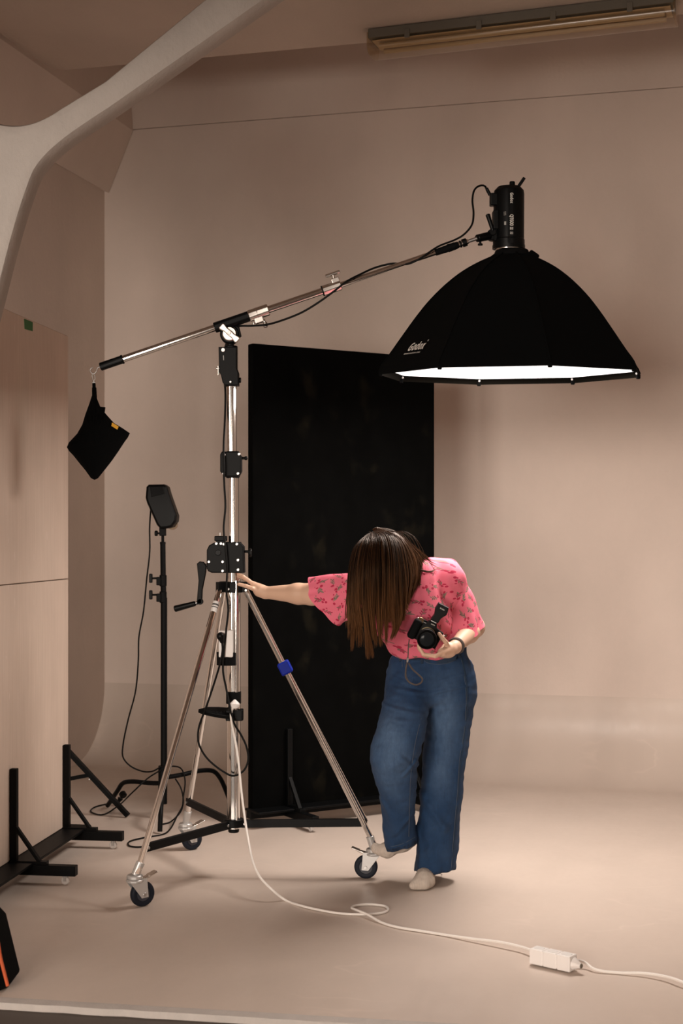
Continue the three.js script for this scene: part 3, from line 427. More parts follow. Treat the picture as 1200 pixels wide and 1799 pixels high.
{
  const base = V(-0.014, 0.54, 0).applyMatrix4(TILT), t = thing('studio_strobe', 'black cylindrical studio strobe mounted on top of the softbox', 'strobe', base);
  const q = (g) => tl(g.translate(-0.014, 0, 0));
  const body = part('body', q(join([toCreasedNormals(new THREE.LatheGeometry([[0, 0.57], [0.071, 0.57], [0.071, 0.595], [0.0685, 0.60], [0.0685, 0.80], [0.066, 0.815], [0.05, 0.832], [0.02, 0.838], [0, 0.838]].map((p) => new THREE.Vector2(...p)), 48), 0.4), rbox(V(-0.062, 0.772, 0.012), 0.05, 0.055, 0.05, 0.006)])), M.blackPlastic, t);
  part('mount_ring', q(rod(V(0, 0.54, 0), V(0, 0.572, 0), 0.060, 0.062, 40, 0.002)), M.nickel, t, 'bare metal mount ring');
  part('mount_flange', q(toCreasedNormals(new THREE.LatheGeometry([[0.064, 0.556], [0.073, 0.556], [0.073, 0.572], [0.064, 0.572]].map((p) => new THREE.Vector2(...p)), 40), 0.4)), M.blackPlastic, t);
  part('top_knob', q(rod(V(0.012, 0.835, 0.02), V(0.012, 0.852, 0.02), 0.013, 0.012, 20, 0.002)), M.blackPlastic, t);
  part('rear_handle', q(join([bar(V(0.036, 0.824, 0), V(0.066, 0.868, 0), 0.06, 0.014)])), M.blackPlastic, t);
  const arc = (th, dth, y0, y1) => { const g = new THREE.CylinderGeometry(0.0692, 0.0692, y1 - y0, 16, 1, true, th - dth / 2, dth); return g.translate(0, (y0 + y1) / 2, 0); };
  const vert = (txt, px, w) => lettering(128, 1024, (c) => { c.translate(64, 512); c.rotate(Math.PI / 2); c.textAlign = 'center'; c.textBaseline = 'middle'; txt(c); });
  part('lettering', q(arc(0.06, 0.30, 0.595, 0.715)), vert((c) => { c.font = '150px sans-serif'; c.scale(0.98, 0.86); c.lineWidth = 6; c.fillText('QT600', -150, 0); c.strokeText('QT600', -150, 0); c.fillRect(118, -50, 40, 100); c.clearRect; c.fillRect(172, -50, 40, 100); c.fillStyle = '#000'; c.fillRect(128, -36, 20, 72); c.fillRect(182, -36, 20, 72); c.fillStyle = '#fff'; c.strokeRect(300, -42, 84, 84); c.font = '70px sans-serif'; c.fillText('M', 342, 2); }), body, 'white printed model lettering');
  part('lettering', q(arc(0.06, 0.28, 0.742, 0.797)), vert((c) => { c.scale(1.9, 0.85); c.font = 'bold 150px sans-serif'; c.fillText('Godox', 0, 0); }), body, 'white printed maker lettering');
  part('print_marks', q(arc(-0.36, 0.26, 0.645, 0.715)), lettering(128, 256, (c) => { c.globalAlpha = 1; for (let i = 0; i < 3; i++) { c.fillRect(30, 20 + i * 22, 8, 14); c.fillRect(60, 20 + i * 22, 8, 12); c.fillRect(76, 20 + i * 22, 22, 4); } for (let i = 0; i < 5; i++) c.fillRect(40, 180 + i * 11, 60, 6); }), body, 'small grey printed marks');
  part('side_panel', q(rbox(V(-0.062, 0.68, 0.012), 0.024, 0.085, 0.07, 0.004)), M.blackPlastic, t);
  // tilting bracket that takes the spigot
  const end = bp(838), br = V(-0.075, 0.615, 0.012).add(V(-0.014, 0, 0)).applyMatrix4(TILT), dir = end.clone().sub(br).normalize();
  part('bracket', [rod(br.clone().addScaledVector(dir, 0.02), end, 0.019, 0.017, 16, 0.003), disc(br, V(0, 0, 1), 0.026, 0.04, 20, 0.003), rbox(br.clone().add(V(0.02, 0.005, 0)), 0.03, 0.07, 0.05, 0.004)], M.blackPlastic, t);
  part('tilt_handle', [rod(br.clone().add(V(0.0, 0.012, 0.028)), br.clone().add(V(-0.024, 0.088, 0.028)), 0.008, 0.0105, 14, 0.003), disc(br.clone().add(V(0, 0.008, 0.024)), V(0, 0, 1), 0.014, 0.02)], M.blackPlastic, t);
  part('bracket_screw', [rod(end.clone().addScaledVector(dir, -0.02), end.clone().addScaledVector(dir, -0.02).add(V(0, -0.03, 0.0)), 0.005), disc(end.clone().addScaledVector(dir, -0.02).add(V(0, -0.03, 0)), UPV, 0.011, 0.008)], M.blackPlastic, t);
}

// ------------------------------------------------------------------ rolling boards
function rollingBoard(t, o, d, n, width, bottom, top, seam, feet, M1, M2, thick, behind) {   // o: front lower corner on the floor, d along, n out of the face
  const p = (s, y, out) => o.clone().addScaledVector(d, s).addScaledVector(n, out).setY(y), rot = new THREE.Matrix4().makeBasis(d, UPV, d.clone().cross(UPV));
  const panel = (y0, y1, inset = 0) => { const g = new RoundedBoxGeometry(width - 2 * inset, y1 - y0, thick - 2 * inset, 2, 0.004); const uv = metres(g, 1); uv.applyMatrix4(rot); const c = p(width / 2, (y0 + y1) / 2, -thick / 2); return uv.translate(c.x, c.y, c.z); };
  if (seam) { part('board_panel', panel(bottom, seam - 0.002), M1, t); part('board_panel', panel(seam + 0.002, top), M1, t); part('board_core', panel(bottom + 0.01, top - 0.01, 0.006), M2, t); } else part('board_panel', panel(bottom, top), M1, t);
  part('base_tray', bar(p(-0.02, 0.088, 0.03), p(width + 0.02, 0.088, 0.03), 0.16, 0.012), M.black, t);
  part('base_rail', bar(p(-0.02, 0.064, -0.01), p(width + 0.02, 0.064, -0.01), 0.05, 0.04), M.black, t);
  for (const s of feet) {
    part('post', bar(p(s, 0.07, 0.018), p(s, 0.50, 0.018), 0.03, 0.03, d), M.black, t);
    part('foot_bar', bar(p(s, 0.062, -0.16 - thick), p(s, 0.062, 0.30), 0.04, 0.045), M.black, t);
    part('foot_plate', bar(p(s, 0.092, 0.0), p(s, 0.092, 0.17), 0.036, 0.016), M.black, t);
    part('gusset', bar(p(s, 0.245, 0.025), p(s, 0.095, 0.135), 0.016, 0.022, d), M.black, t);
    for (const out of [0.25, -0.13 - thick]) { const c = p(s, 0.018, out); const cs = part('caster', [rbox(p(s, 0.036, out), 0.02, 0.014, 0.02, 0.002), bar(p(s, 0.04, out).addScaledVector(d, 0.011), p(s, 0.016, out).addScaledVector(d, 0.011), 0.012, 0.002, d), bar(p(s, 0.04, out).addScaledVector(d, -0.011), p(s, 0.016, out).addScaledVector(d, -0.011), 0.012, 0.002, d)], M.zinc, t); part('wheel', disc(c, d, 0.018, 0.016, 20, 0.003), M.white, cs); }
  }
}
{
  const d = V(0.131, 0, -0.991), n = V(0.991, 0, 0.131), W = 1.36, o = V(-1.345, 0, -7.0).addScaledVector(d, -W);
  const t = thing('rolling_flat', 'tall white painted board on a black wheeled base at the left edge', 'studio flat', o.clone());
  rollingBoard(t, o, d, n, W, 0.095, 2.50, 1.304, [W - 0.79, W - 0.075], M.board, M.boardEdge, 0.05);
  const g = P(49, 571, 6.42), on = (px, py) => { const k = (px - 600) / FPX, Z = (-1.345 - 0.1322 * 7) / (k - 0.1322); return P(px, py, Z); };
  const q = [on(42, 560), on(57, 566), on(57, 582), on(43, 578)].map((v) => v.addScaledVector(n, 0.002)), tg = new THREE.BufferGeometry().setFromPoints([...q, ...q.map((v) => v.clone().addScaledVector(n, -0.0018))]); tg.setIndex([0, 2, 1, 0, 3, 2, 0, 1, 5, 0, 5, 4, 1, 2, 6, 1, 6, 5, 2, 3, 7, 2, 7, 6, 3, 0, 4, 3, 4, 7]);
  part('green_tape', toCreasedNormals(tg, 0.3), M.green, t, 'small strip of green tape');
}
{
  const d = V(0.856, 0, -0.517), n = V(0.517, 0, 0.856), o = V(-0.462, 0, -7.40);
  const t = thing('black_flat', 'tall matte black board on a wheeled base behind the woman', 'studio flat', o.clone());
  rollingBoard(t, o, d, n, 1.15, 0.082, 2.518, 0, [0.206, 0.985], M.blackBoard, M.black, 0.055);
}
{ // braced leg of another stand, standing behind the white board
  const t = thing('easel_stand', 'black braced metal stand leaning out from behind the white board', 'stand', onFloor(225, 1438));
  const f = onFloor(225, 1437, 0.012), k = P(60, 1255, 7.75), g = f.clone().lerp(k, 0.40), b = P(70, 1378, 8.0);
  part('leg', bar(f, k, 0.026, 0.026), M.black, t);
  part('crossbar', bar(g, P(60, 1380, 7.6), 0.018, 0.02), M.black, t);
  part('upright', bar(k.clone().add(V(0.012, 0.02, 0)), k.clone().add(V(0.012, 0, 0)).setY(0), 0.026, 0.026, V(0, 0, 1)), M.black, t);
  part('bolt', disc(P(157, 1369, 7.64), V(0, 0, 1), 0.004, 0.012, 10), M.steel, t);
}

// ------------------------------------------------------------------ black stand with a second strobe in the background
const CZ = 7.6, cp = (px, py, dz = 0) => P(px, py, CZ + dz);
{
  const t = thing('c_stand', 'slim black light stand with bent legs in front of the left wall', 'light stand', cp(288, 1440).setY(0));
  part('lower_pole', rod(cp(288, 1412), cp(288, 1050), 0.0175, 0.0175, 20), M.black, t);
  part('middle_pole', rod(cp(287.5, 1060), cp(287, 1010), 0.0145, 0.0145, 20), M.black, t);
  part('upper_pole', rod(cp(287, 1040), cp(286, 952), 0.0145, 0.0145, 20), M.black, t);
  part('top_spigot', [rod(cp(286, 955), cp(286, 930), 0.008), disc(cp(286, 954), UPV, 0.0155, 0.012)], M.black, t);
  for (const y of [1016, 1045]) { const c = part('pole_collar', [rod(cp(286.5, y + 14), cp(286.5, y - 6), 0.0195, 0.0195, 20, 0.003), rbox(cp(280, y + 5), 0.03, 0.045, 0.03, 0.005)], M.black, t); part('knob', [rod(cp(280, y), cp(267, y), 0.0055), bar(cp(265, y - 8), cp(265, y + 8), 0.018, 0.018, V(0, 0, 1), 0.005)], M.blackPlastic, c); }
  part('leg_hub', [rod(cp(286, 1392), cp(286, 1345), 0.024, 0.024, 20, 0.003)], M.black, t);
  const fl = onFloor(189, 1419, 0.012), fr = onFloor(408, 1421, 0.012), fc = onFloor(281, 1465, 0.012);
  part('leg', hose([cp(285, 1376), cp(262, 1375.5, 0.03), cp(232, 1373, 0.08), cp(216, 1376, 0.13), cp(206, 1390, 0.18), fl], 0.0125, 8, 10), M.black, t);
  part('leg', hose([cp(290, 1366), cp(320, 1361, 0.02), cp(352, 1354, 0.08), cp(374, 1354.5, 0.12), cp(386, 1366, 0.16), fr], 0.0125, 8, 10), M.black, t);
  part('leg', hose([cp(286, 1384), cp(285, 1386, -0.08), cp(284.5, 1390, -0.2), cp(284, 1402, -0.27), fc.clone().setY(0.10).add(V(0, 0, -0.03)), fc], 0.0125, 8, 10), M.black, t);
}
{
  const t = thing('studio_strobe', 'small black strobe head tilted on the slim stand, standard lens facing away', 'strobe', cp(287, 930));
  t.userData.label = 'small black strobe head tilted down on the slim background stand';
  const sh = (pts) => poly(pts.map(([x, y]) => { const p = cp(x, y); return [p.x, p.y]; }));
  part('body', [slab(sh([[264, 852], [291, 851.5], [296, 855], [299, 866], [313, 906], [312, 916], [305, 926], [295, 928.5], [284, 929], [278, 922], [261, 884], [258.5, 875], [260, 856]]), 0.14, 0.012).translate(0, 0, -CZ - 0.07)], M.blackPlastic, t);
  part('side_ring', disc(cp(303, 912), V(1, -0.55, 0.1), 0.044, 0.02, 28, 0.004), M.black, t);
  part('rear_panel', slab(sh([[267, 856], [289, 855], [292, 868], [269, 874]]), 0.006, 0.002).translate(0, 0, -CZ + 0.066), M.black, t);
  part('bracket', [rbox(cp(286, 930), 0.034, 0.07, 0.034, 0.004), rod(cp(286, 925), cp(285, 908), 0.012)], M.black, t);
  part('bracket_knob', [rod(cp(284, 937), cp(275, 937), 0.005), disc(cp(274.5, 937), V(1, 0, 0), 0.015, 0.016, 16, 0.003)], M.blackPlastic, t);
  part('glass_dome', ball(cp(303, 922), 0.03, 1, 0.9, 1), M.cover, t);
}
{
  const t = thing('strobe_cable', 'thin black power cord hanging from the background strobe to the floor', 'cord', onFloor(240, 1430));
  part('cable', hose([cp(265, 893, -0.02), cp(263, 925), cp(263, 970), cp(258, 1015), cp(252, 1075), cp(244, 1120), cp(243, 1160), cp(238, 1215), cp(225, 1265), cp(216, 1310), cp(216, 1330), cp(228, 1345), cp(250, 1355), cp(268, 1355, -0.03), cp(284, 1347, -0.04), cp(300, 1346, -0.04), cp(318, 1350), cp(325, 1370), cp(322, 1400), cp(318, 1425, -0.1), onFloor(300, 1447, 0.01), onFloor(285, 1450, 0.006)], 0.0042, 6, 6), M.cable, t);
  part('cable', hose([cp(284, 1352, -0.04), cp(260, 1367, -0.05), cp(235, 1390, -0.1), onFloor(205, 1424, 0.02), onFloor(180, 1433, 0.005), onFloor(160, 1428, 0.005), onFloor(168, 1419, 0.005), onFloor(195, 1414, 0.01), P(208, 1408, 7.95)], 0.0042, 6, 6), M.cable, t);
  part('plug', [rod(P(208, 1409, 7.95), P(212, 1402, 7.95), 0.008, 0.016, 12, 0.002), disc(P(216, 1396, 7.95), V(0.5, -0.6, 0.5), 0.02, 0.03, 16, 0.004)], M.blackPlastic, t);
  part('cable', hose([cp(308, 1368), cp(318, 1385), cp(322, 1410, -0.05), cp(312, 1432, -0.15), onFloor(290, 1466, 0.005), onFloor(255, 1473, 0.005), onFloor(228, 1480, 0.005), onFloor(228, 1488, 0.005), onFloor(243, 1490, 0.005), onFloor(262, 1487, 0.005)], 0.0042, 6, 6), M.cable, t);
}

// ------------------------------------------------------------------ lamp cable along boom and column, adapter, straps, extension cord
{
  const f = (x, y, dz = -0.045) => P(x, y, SZ + dz);
  const t = thing('lamp_cable', 'black lamp cable running along the boom and down the chrome column', 'cable', f(397, 1000));
  part('cable', hose([V(-0.075, 0.775, 0.03).applyMatrix4(TILT), P(857, 338, 6.38), P(852, 327, 6.36), P(844, 326, 6.35), P(834, 333, 6.33), P(830, 350, 6.32), P(832, 375, 6.31), P(829, 395, 6.30), P(815, 412, 6.30), P(800, 421, 6.30), P(770, 433, 6.285), P(735, 456, 6.28), P(715, 464, 6.30), P(690, 463, 6.33), P(660, 470, 6.33), P(635, 481, 6.305), P(610, 494, 6.275), P(585, 513, 6.275), P(560, 531, 6.29), P(530, 549, 6.30), P(495, 563, 6.30), P(470, 570, 6.29), P(440, 572.5, 6.29), P(420, 573, 6.30), P(410, 580, 6.36), P(397, 605, 6.38), P(393, 650, 6.37), P(396, 690, 6.33), P(395, 740, 6.31), P(393, 780, 6.28), P(393, 815, 6.26), P(394, 850, 6.27), P(396, 890, 6.28), P(393, 930, 6.265), P(396, 960, 6.26), P(399, 1000, 6.26), P(398, 1040, 6.265), P(401, 1070, 6.27), P(397, 1110, 6.265), P(393, 1150, 6.255), P(392, 1180, 6.26), P(398, 1212, 6.265), P(403, 1240, 6.24), P(411, 1270, 6.25), P(424, 1292, 6.26), P(433, 1312, 6.26), P(436, 1335, 6.26), P(428, 1354, 6.26), P(410, 1363, 6.26), P(390, 1354, 6.26), P(362, 1330, 6.26), P(349, 1305, 6.27), P(349, 1280, 6.27), P(363, 1240, 6.27), P(378, 1195, 6.27), P(388, 1160, 6.25), P(391, 1140, 6.25), P(390, 1128, 6.25)], 0.0045, 7, 8), M.cable, t);
  part('strain_relief', [rod(P(861, 343, 6.375), P(855, 330, 6.365), 0.008, 0.006, 12, 0.002)], M.blackPlastic, t);
  part('plug', [rod(f(391, 1130, -0.085), f(388, 1118, -0.085), 0.009, 0.016, 14, 0.003), ball(f(387.5, 1118, -0.085), 0.017, 1, 1.1, 0.9)], M.blackPlastic, t);
}
{
  const t = thing('power_adapter', 'white power adapter block strapped to the chrome column', 'adapter', at(397, 1150, -0.05));
  part('case', rbox(at(397, 1131, -0.048), 0.062, 0.118, 0.03, 0.005), M.white, t);
  const s = new THREE.CylinderGeometry(0.036, 0.036, 0.056, 32, 1, true).scale(1.36, 1, 1.5).translate(SX - 0.026, yy(1156.5), -SZ + 0.008);
  part('strap', [s, new THREE.CylinderGeometry(0.0335, 0.0335, 0.056, 32, 1, true).scale(1.36, 1, 1.5).translate(SX - 0.026, yy(1156.5), -SZ + 0.008)], Object.assign(M.blackMatte.clone(), { side: THREE.DoubleSide }), t, 'black hook and loop strap');
}
{
  const t = thing('cable_tie', 'black strap wrapped round the column above the pedal', 'strap', at(410, 1235));
  part('band', new THREE.CylinderGeometry(0.0335, 0.0335, 0.052, 32).scale(1, 1, 1.3).translate(SX + 0.0, yy(1225), -SZ + 0.006), M.blackMatte, t);
}
{
  const t = thing('extension_cord', 'white extension cord curling down from the stand across the floor', 'cord', onFloor(620, 1607));
  part('plug', [rod(at(412.5, 1244, -0.07), at(412.5, 1236, -0.07), 0.018, 0.022, 16, 0.003), rod(at(412.5, 1236, -0.07), at(412.5, 1229, -0.07), 0.022, 0.004, 16)], M.white, t);
  part('cable', hose([at(412, 1238, -0.07), at(406, 1252, -0.085), at(408, 1275, -0.08), at(414, 1305, -0.075), at(419, 1340, -0.08), at(424, 1390, -0.1), at(429, 1430, -0.13), P(437, 1480, 6.12), P(445, 1516, 6.0), P(457, 1541, 5.94), P(478, 1563, 5.9), onFloor(500, 1583, 0.006), onFloor(530, 1594, 0.006), onFloor(565, 1602, 0.006), onFloor(600, 1607.5, 0.006), onFloor(640, 1609, 0.006), onFloor(668, 1607, 0.006), onFloor(681, 1602, 0.006), onFloor(676, 1594.5, 0.006), onFloor(650, 1591.5, 0.006), onFloor(626, 1594, 0.008), onFloor(618, 1600, 0.012), onFloor(626, 1606, 0.017), onFloor(645, 1613, 0.015), onFloor(672, 1624, 0.006), onFloor(700, 1632, 0.006), onFloor(740, 1638.5, 0.006), onFloor(780, 1645, 0.006), onFloor(830, 1655, 0.012), onFloor(880, 1665, 0.02), onFloor(915, 1673, 0.02), onFloor(936, 1681, 0.022)], 0.0052, 8, 8), M.whiteCord, t);
  part('tail_cable', hose([onFloor(1010, 1700, 0.026), onFloor(1026, 1701, 0.022), onFloor(1045, 1708, 0.010), onFloor(1085, 1712, 0.006), onFloor(1130, 1716, 0.012), onFloor(1165, 1723, 0.016), onFloor(1195, 1734, 0.02), onFloor(1240, 1748, 0.006)], 0.0052, 8, 8), M.whiteCord, t);
}
{
  const a = onFloor(936, 1692), b = onFloor(1008, 1708), c = a.clone().add(b).multiplyScalar(0.5), d = b.clone().sub(a), L = d.length(); d.normalize();
  const t = thing('socket_block', 'white three-way socket block lying on the floor at lower right', 'socket block', c.clone());
  const R = new THREE.Matrix4().makeBasis(d, UPV, d.clone().cross(UPV)), k = (x) => c.clone().addScaledVector(d, x);
  part('case', [0, 1, 2].map((i) => rbox(k((i - 1) * L / 3).setY(0.031), L / 3 - 0.002, 0.054, 0.052, 0.004, R)), M.white, t);
  part('core', rbox(k(0).setY(0.031), L - 0.01, 0.05, 0.048, 0.004, R), M.white, t);
  for (let i = 0; i < 3; i++) part('socket', disc(k((i - 1) * L / 3).setY(0.058), UPV, 0.019, 0.003, 24), M.sticker, t);
  part('cord_cone', rod(k(L / 2 - 0.002).setY(0.031), k(L / 2 + 0.028).setY(0.027), 0.022, 0.009, 20, 0.002), M.white, t);
  part('cord_ring', disc(k(L / 2 + 0.03).setY(0.027), d, 0.0085, 0.004), M.fixture, t);
}
{ // bag at the lower left, only its corner is in the picture
  const t = thing('equipment_bag', 'black bag corner with orange piping at the lower left edge', 'bag', onFloor(-60, 1745));
  const Z = 4.72, q = (x, y) => { const p = P(x, y, Z); return [p.x, p.y]; }, out = [[-260, 1690], [-250, 1600], [-40, 1600], [-12, 1630], [13, 1732], [12, 1737], [-3, 1744], [-255, 1744]].map(([x, y]) => q(x, y));
  part('body', slab(poly(out), 0.2, 0.02).translate(0, 0, -Z - 0.2), M.cloth, t);
  part('piping', hose([[-40, 1600], [-12, 1630], [0, 1685], [12, 1732]].map(([x, y]) => P(x + 1.5, y, Z)), 0.006, 8, 8), M.orange, t, 'orange piping');
}

// ------------------------------------------------------------------ distance fields meshed with surface nets
const sub3 = (a, b) => [a[0] - b[0], a[1] - b[1], a[2] - b[2]];
const arr = (v) => [v.x, v.y, v.z];
function coneD(x, y, z, a, b, r1, r2) { const bx = b[0] - a[0], by = b[1] - a[1], bz2 = b[2] - a[2], px = x - a[0], py = y - a[1], pz = z - a[2]; const t = clamp((px * bx + py * by + pz * bz2) / (bx * bx + by * by + bz2 * bz2 + 1e-12), 0, 1); return Math.hypot(px - bx * t, py - by * t, pz - bz2 * t) - lerp(r1, r2, t); }
const ellD = (x, y, z, c, r) => { const a = (x - c[0]) / r[0], b = (y - c[1]) / r[1], d = (z - c[2]) / r[2]; const k = Math.hypot(a, b, d); return (k - 1) * Math.min(r[0], r[1], r[2]) * (k > 1 ? 1 : 1); };
const smin = (a, b, k) => { const h = Math.max(k - Math.abs(a - b), 0) / k; return Math.min(a, b) - h * h * k * 0.25; };
const smax = (a, b, k) => -smin(-a, -b, k);
function net(f, lo, hi, cell) {
  const nx = Math.ceil((hi[0] - lo[0]) / cell) + 1, ny = Math.ceil((hi[1] - lo[1]) / cell) + 1, nz = Math.ceil((hi[2] - lo[2]) / cell) + 1, F = new Float32Array(nx * ny * nz), id = (i, j, k) => (k * ny + j) * nx + i;
  for (let k = 0; k < nz; k++) for (let j = 0; j < ny; j++) for (let i = 0; i < nx; i++) F[id(i, j, k)] = f(lo[0] + i * cell, lo[1] + j * cell, lo[2] + k * cell);
  const vi = new Int32Array(nx * ny * nz).fill(-1), pos = [], idx = [];
  const E = [[0, 1], [2, 3], [4, 5], [6, 7], [0, 2], [1, 3], [4, 6], [5, 7], [0, 4], [1, 5], [2, 6], [3, 7]], v = new Array(8);
  for (let k = 0; k < nz - 1; k++) for (let j = 0; j < ny - 1; j++) for (let i = 0; i < nx - 1; i++) {
    let m = 0; for (let c = 0; c < 8; c++) { v[c] = F[id(i + (c & 1), j + ((c >> 1) & 1), k + (c >> 2))]; if (v[c] < 0) m |= 1 << c; }
    if (m === 0 || m === 255) continue;
    let sx = 0, sy = 0, sz = 0, n = 0; for (const [a, b] of E) { if ((v[a] < 0) === (v[b] < 0)) continue; const t = v[a] / (v[a] - v[b]); sx += lerp(a & 1, b & 1, t); sy += lerp((a >> 1) & 1, (b >> 1) & 1, t); sz += lerp(a >> 2, b >> 2, t); n++; }
    vi[id(i, j, k)] = pos.length / 3; pos.push(lo[0] + (i + sx / n) * cell, lo[1] + (j + sy / n) * cell, lo[2] + (k + sz / n) * cell);
  }
  const quad = (a, b, c, d, flip) => { if (a < 0 || b < 0 || c < 0 || d < 0) return; flip ? idx.push(a, c, b, a, d, c) : idx.push(a, b, c, a, c, d); };
  for (let k = 1; k < nz - 1; k++) for (let j = 1; j < ny - 1; j++) for (let i = 1; i < nx - 1; i++) {
    const s = F[id(i, j, k)] < 0;
    if (s !== F[id(i + 1, j, k)] < 0) quad(vi[id(i, j - 1, k - 1)], vi[id(i, j, k - 1)], vi[id(i, j, k)], vi[id(i, j - 1, k)], !s);
    if (s !== F[id(i, j + 1, k)] < 0) quad(vi[id(i - 1, j, k - 1)], vi[id(i - 1, j, k)], vi[id(i, j, k)], vi[id(i, j, k - 1)], !s);
    if (s !== F[id(i, j, k + 1)] < 0) quad(vi[id(i - 1, j - 1, k)], vi[id(i, j - 1, k)], vi[id(i, j, k)], vi[id(i - 1, j, k)], !s);
  }
  const nor = new Float32Array(pos.length), e = cell * 0.35;
  for (let q = 0; q < pos.length; q += 3) { const [x, y, z] = [pos[q], pos[q + 1], pos[q + 2]]; const gx = f(x + e, y, z) - f(x - e, y, z), gy = f(x, y + e, z) - f(x, y - e, z), gz = f(x, y, z + e) - f(x, y, z - e), l = Math.hypot(gx, gy, gz) || 1; nor[q] = gx / l; nor[q + 1] = gy / l; nor[q + 2] = gz / l; }
  const g = new THREE.BufferGeometry(); g.setAttribute('position', new THREE.Float32BufferAttribute(pos, 3)); g.setAttribute('normal', new THREE.BufferAttribute(nor, 3)); g.setIndex(idx); return g;
}
function around(g, axis, r) {                                         // uv in metres wound round an axis (x,z as function of y)
  const h = g.toNonIndexed(), p = h.attributes.position, uv = new Float32Array(p.count * 2);
  for (let i = 0; i < p.count; i += 3) { const a = []; for (let k = 0; k < 3; k++) { const [cx, cz] = axis(p.getX(i + k), p.getY(i + k)); a.push(Math.atan2(p.getX(i + k) - cx, p.getZ(i + k) - cz)); } for (let k = 1; k < 3; k++) { if (a[k] - a[0] > Math.PI) a[k] -= 2 * Math.PI; if (a[k] - a[0] < -Math.PI) a[k] += 2 * Math.PI; } for (let k = 0; k < 3; k++) { uv[2 * (i + k)] = a[k] * r; uv[2 * (i + k) + 1] = p.getY(i + k); } }
  h.setAttribute('uv', new THREE.BufferAttribute(uv, 2)); return h;
}
function march(f, o, dir, max = 0.6) { let t = 0; for (let i = 0; i < 160 && t < max; i++) { const d = f(o.x + dir.x * t, o.y + dir.y * t, o.z + dir.z * t); if (d < 0.0006) break; t += d * 0.6; } return o.clone().addScaledVector(dir, t); }

// ------------------------------------------------------------------ the woman
const WZ = 6.2, PA = (x, y, Z) => arr(P(x, y, Z));
const woman = thing('person', 'woman in pink floral blouse and blue jeans bending forward with camera in hand', 'person', onFloor(745, 1552));
// --- jeans
const row = (py, l, r, Z, b, dx = 0) => ({ y: EYE - (py - HORIZON) * Z / FPX, x: ((l + r) / 2 - 600 + dx) * Z / FPX, z: -Z, a: (r - l) / 2 * Z / FPX, b });
const legL = [row(1165, 752, 826, 6.22, 0.10), row(1200, 750, 832, 6.22, 0.118), row(1240, 746, 832, 6.22, 0.118), row(1300, 745, 825, 6.22, 0.106), row(1350, 742, 817, 6.21, 0.096), row(1400, 737, 812, 6.21, 0.096), row(1450, 734, 808, 6.22, 0.10), row(1500, 731, 803, 6.23, 0.106), row(1560, 727, 799, 6.24, 0.112)];
const legR = [row(1165, 690, 760, 6.19, 0.10), row(1200, 683, 757, 6.16, 0.115), row(1240, 672, 753, 6.10, 0.112), row(1280, 660, 748, 6.04, 0.106), row(1325, 650, 738, 6.00, 0.098), row(1350, 652, 733, 6.02, 0.092), row(1400, 667, 730, 6.09, 0.088), row(1450, 673, 731, 6.16, 0.09), row(1520, 676, 734, 6.22, 0.095)];
const pelv = [row(1120, 700, 818, 6.2, 0.108), row(1148, 690, 822, 6.2, 0.115), row(1180, 686, 829, 6.21, 0.128), row(1205, 682, 832, 6.21, 0.13), row(1240, 678, 832, 6.21, 0.115)];
function rowsD(R, x, y, z) {
  let i = 0; while (i < R.length - 2 && y < R[i + 1].y) i++;
  const A = R[i], B = R[i + 1], t = clamp((A.y - y) / (A.y - B.y), -0.2, 1.2), s = t;
  const Q0 = R[Math.max(i - 1, 0)], Q3 = R[Math.min(i + 2, R.length - 1)], cr = (k) => { const p0 = Q0[k], p1 = A[k], p2 = B[k], p3 = Q3[k]; return 0.5 * (2 * p1 + (p2 - p0) * s + (2 * p0 - 5 * p1 + 4 * p2 - p3) * s * s + (3 * p1 - p0 - 3 * p2 + p3) * s * s * s); };
  const a = Math.max(cr('a'), 0.02), b = Math.max(cr('b'), 0.02), k = Math.hypot((x - cr('x')) / a, (z - cr('z')) / b);
  return (k - 1) * Math.min(a, b);
}
const hemA = P(675, 1495, 6.2), hemB = P(733, 1476, 6.2), hemSlope = (hemB.y - hemA.y) / (hemB.x - hemA.x), crotch = P(748, 1222, 6.1), kneeB = P(735, 1335, 6.05), shinL = P(740, 1400, 6.12);
const crease = (x0, y0, x1, y1, Z, w, h) => { const a = P(x0, y0, Z), b = P(x1, y1, Z); return { a, dx: b.x - a.x, dy: b.y - a.y, l2: (b.x - a.x) ** 2 + (b.y - a.y) ** 2, w, h }; };
const creases = [crease(668, 1238, 741, 1254, 6.0, 0.008, 0.004), crease(695, 1262, 741, 1267, 6.0, 0.008, 0.0036), crease(690, 1283, 736, 1287, 5.98, 0.007, 0.0025), crease(700, 1322, 724, 1346, 5.97, 0.010, 0.006), crease(706, 1360, 732, 1330, 6.0, 0.008, 0.006), crease(738, 1392, 788, 1462, 6.12, 0.016, 0.008), crease(690, 1208, 745, 1216, 6.06, 0.008, 0.004), crease(757, 1216, 822, 1204, 6.1, 0.008, 0.004), crease(690, 1190, 735, 1206, 6.06, 0.007, 0.003), crease(765, 1196, 820, 1182, 6.1, 0.007, 0.003), crease(664, 1400, 690, 1440, 6.0, 0.012, 0.004), crease(725, 1430, 690, 1470, 6.1, 0.010, 0.004), crease(745, 1500, 790, 1440, 6.12, 0.014, 0.004)];
const hemYL = P(0, 1537, 6.15).y;
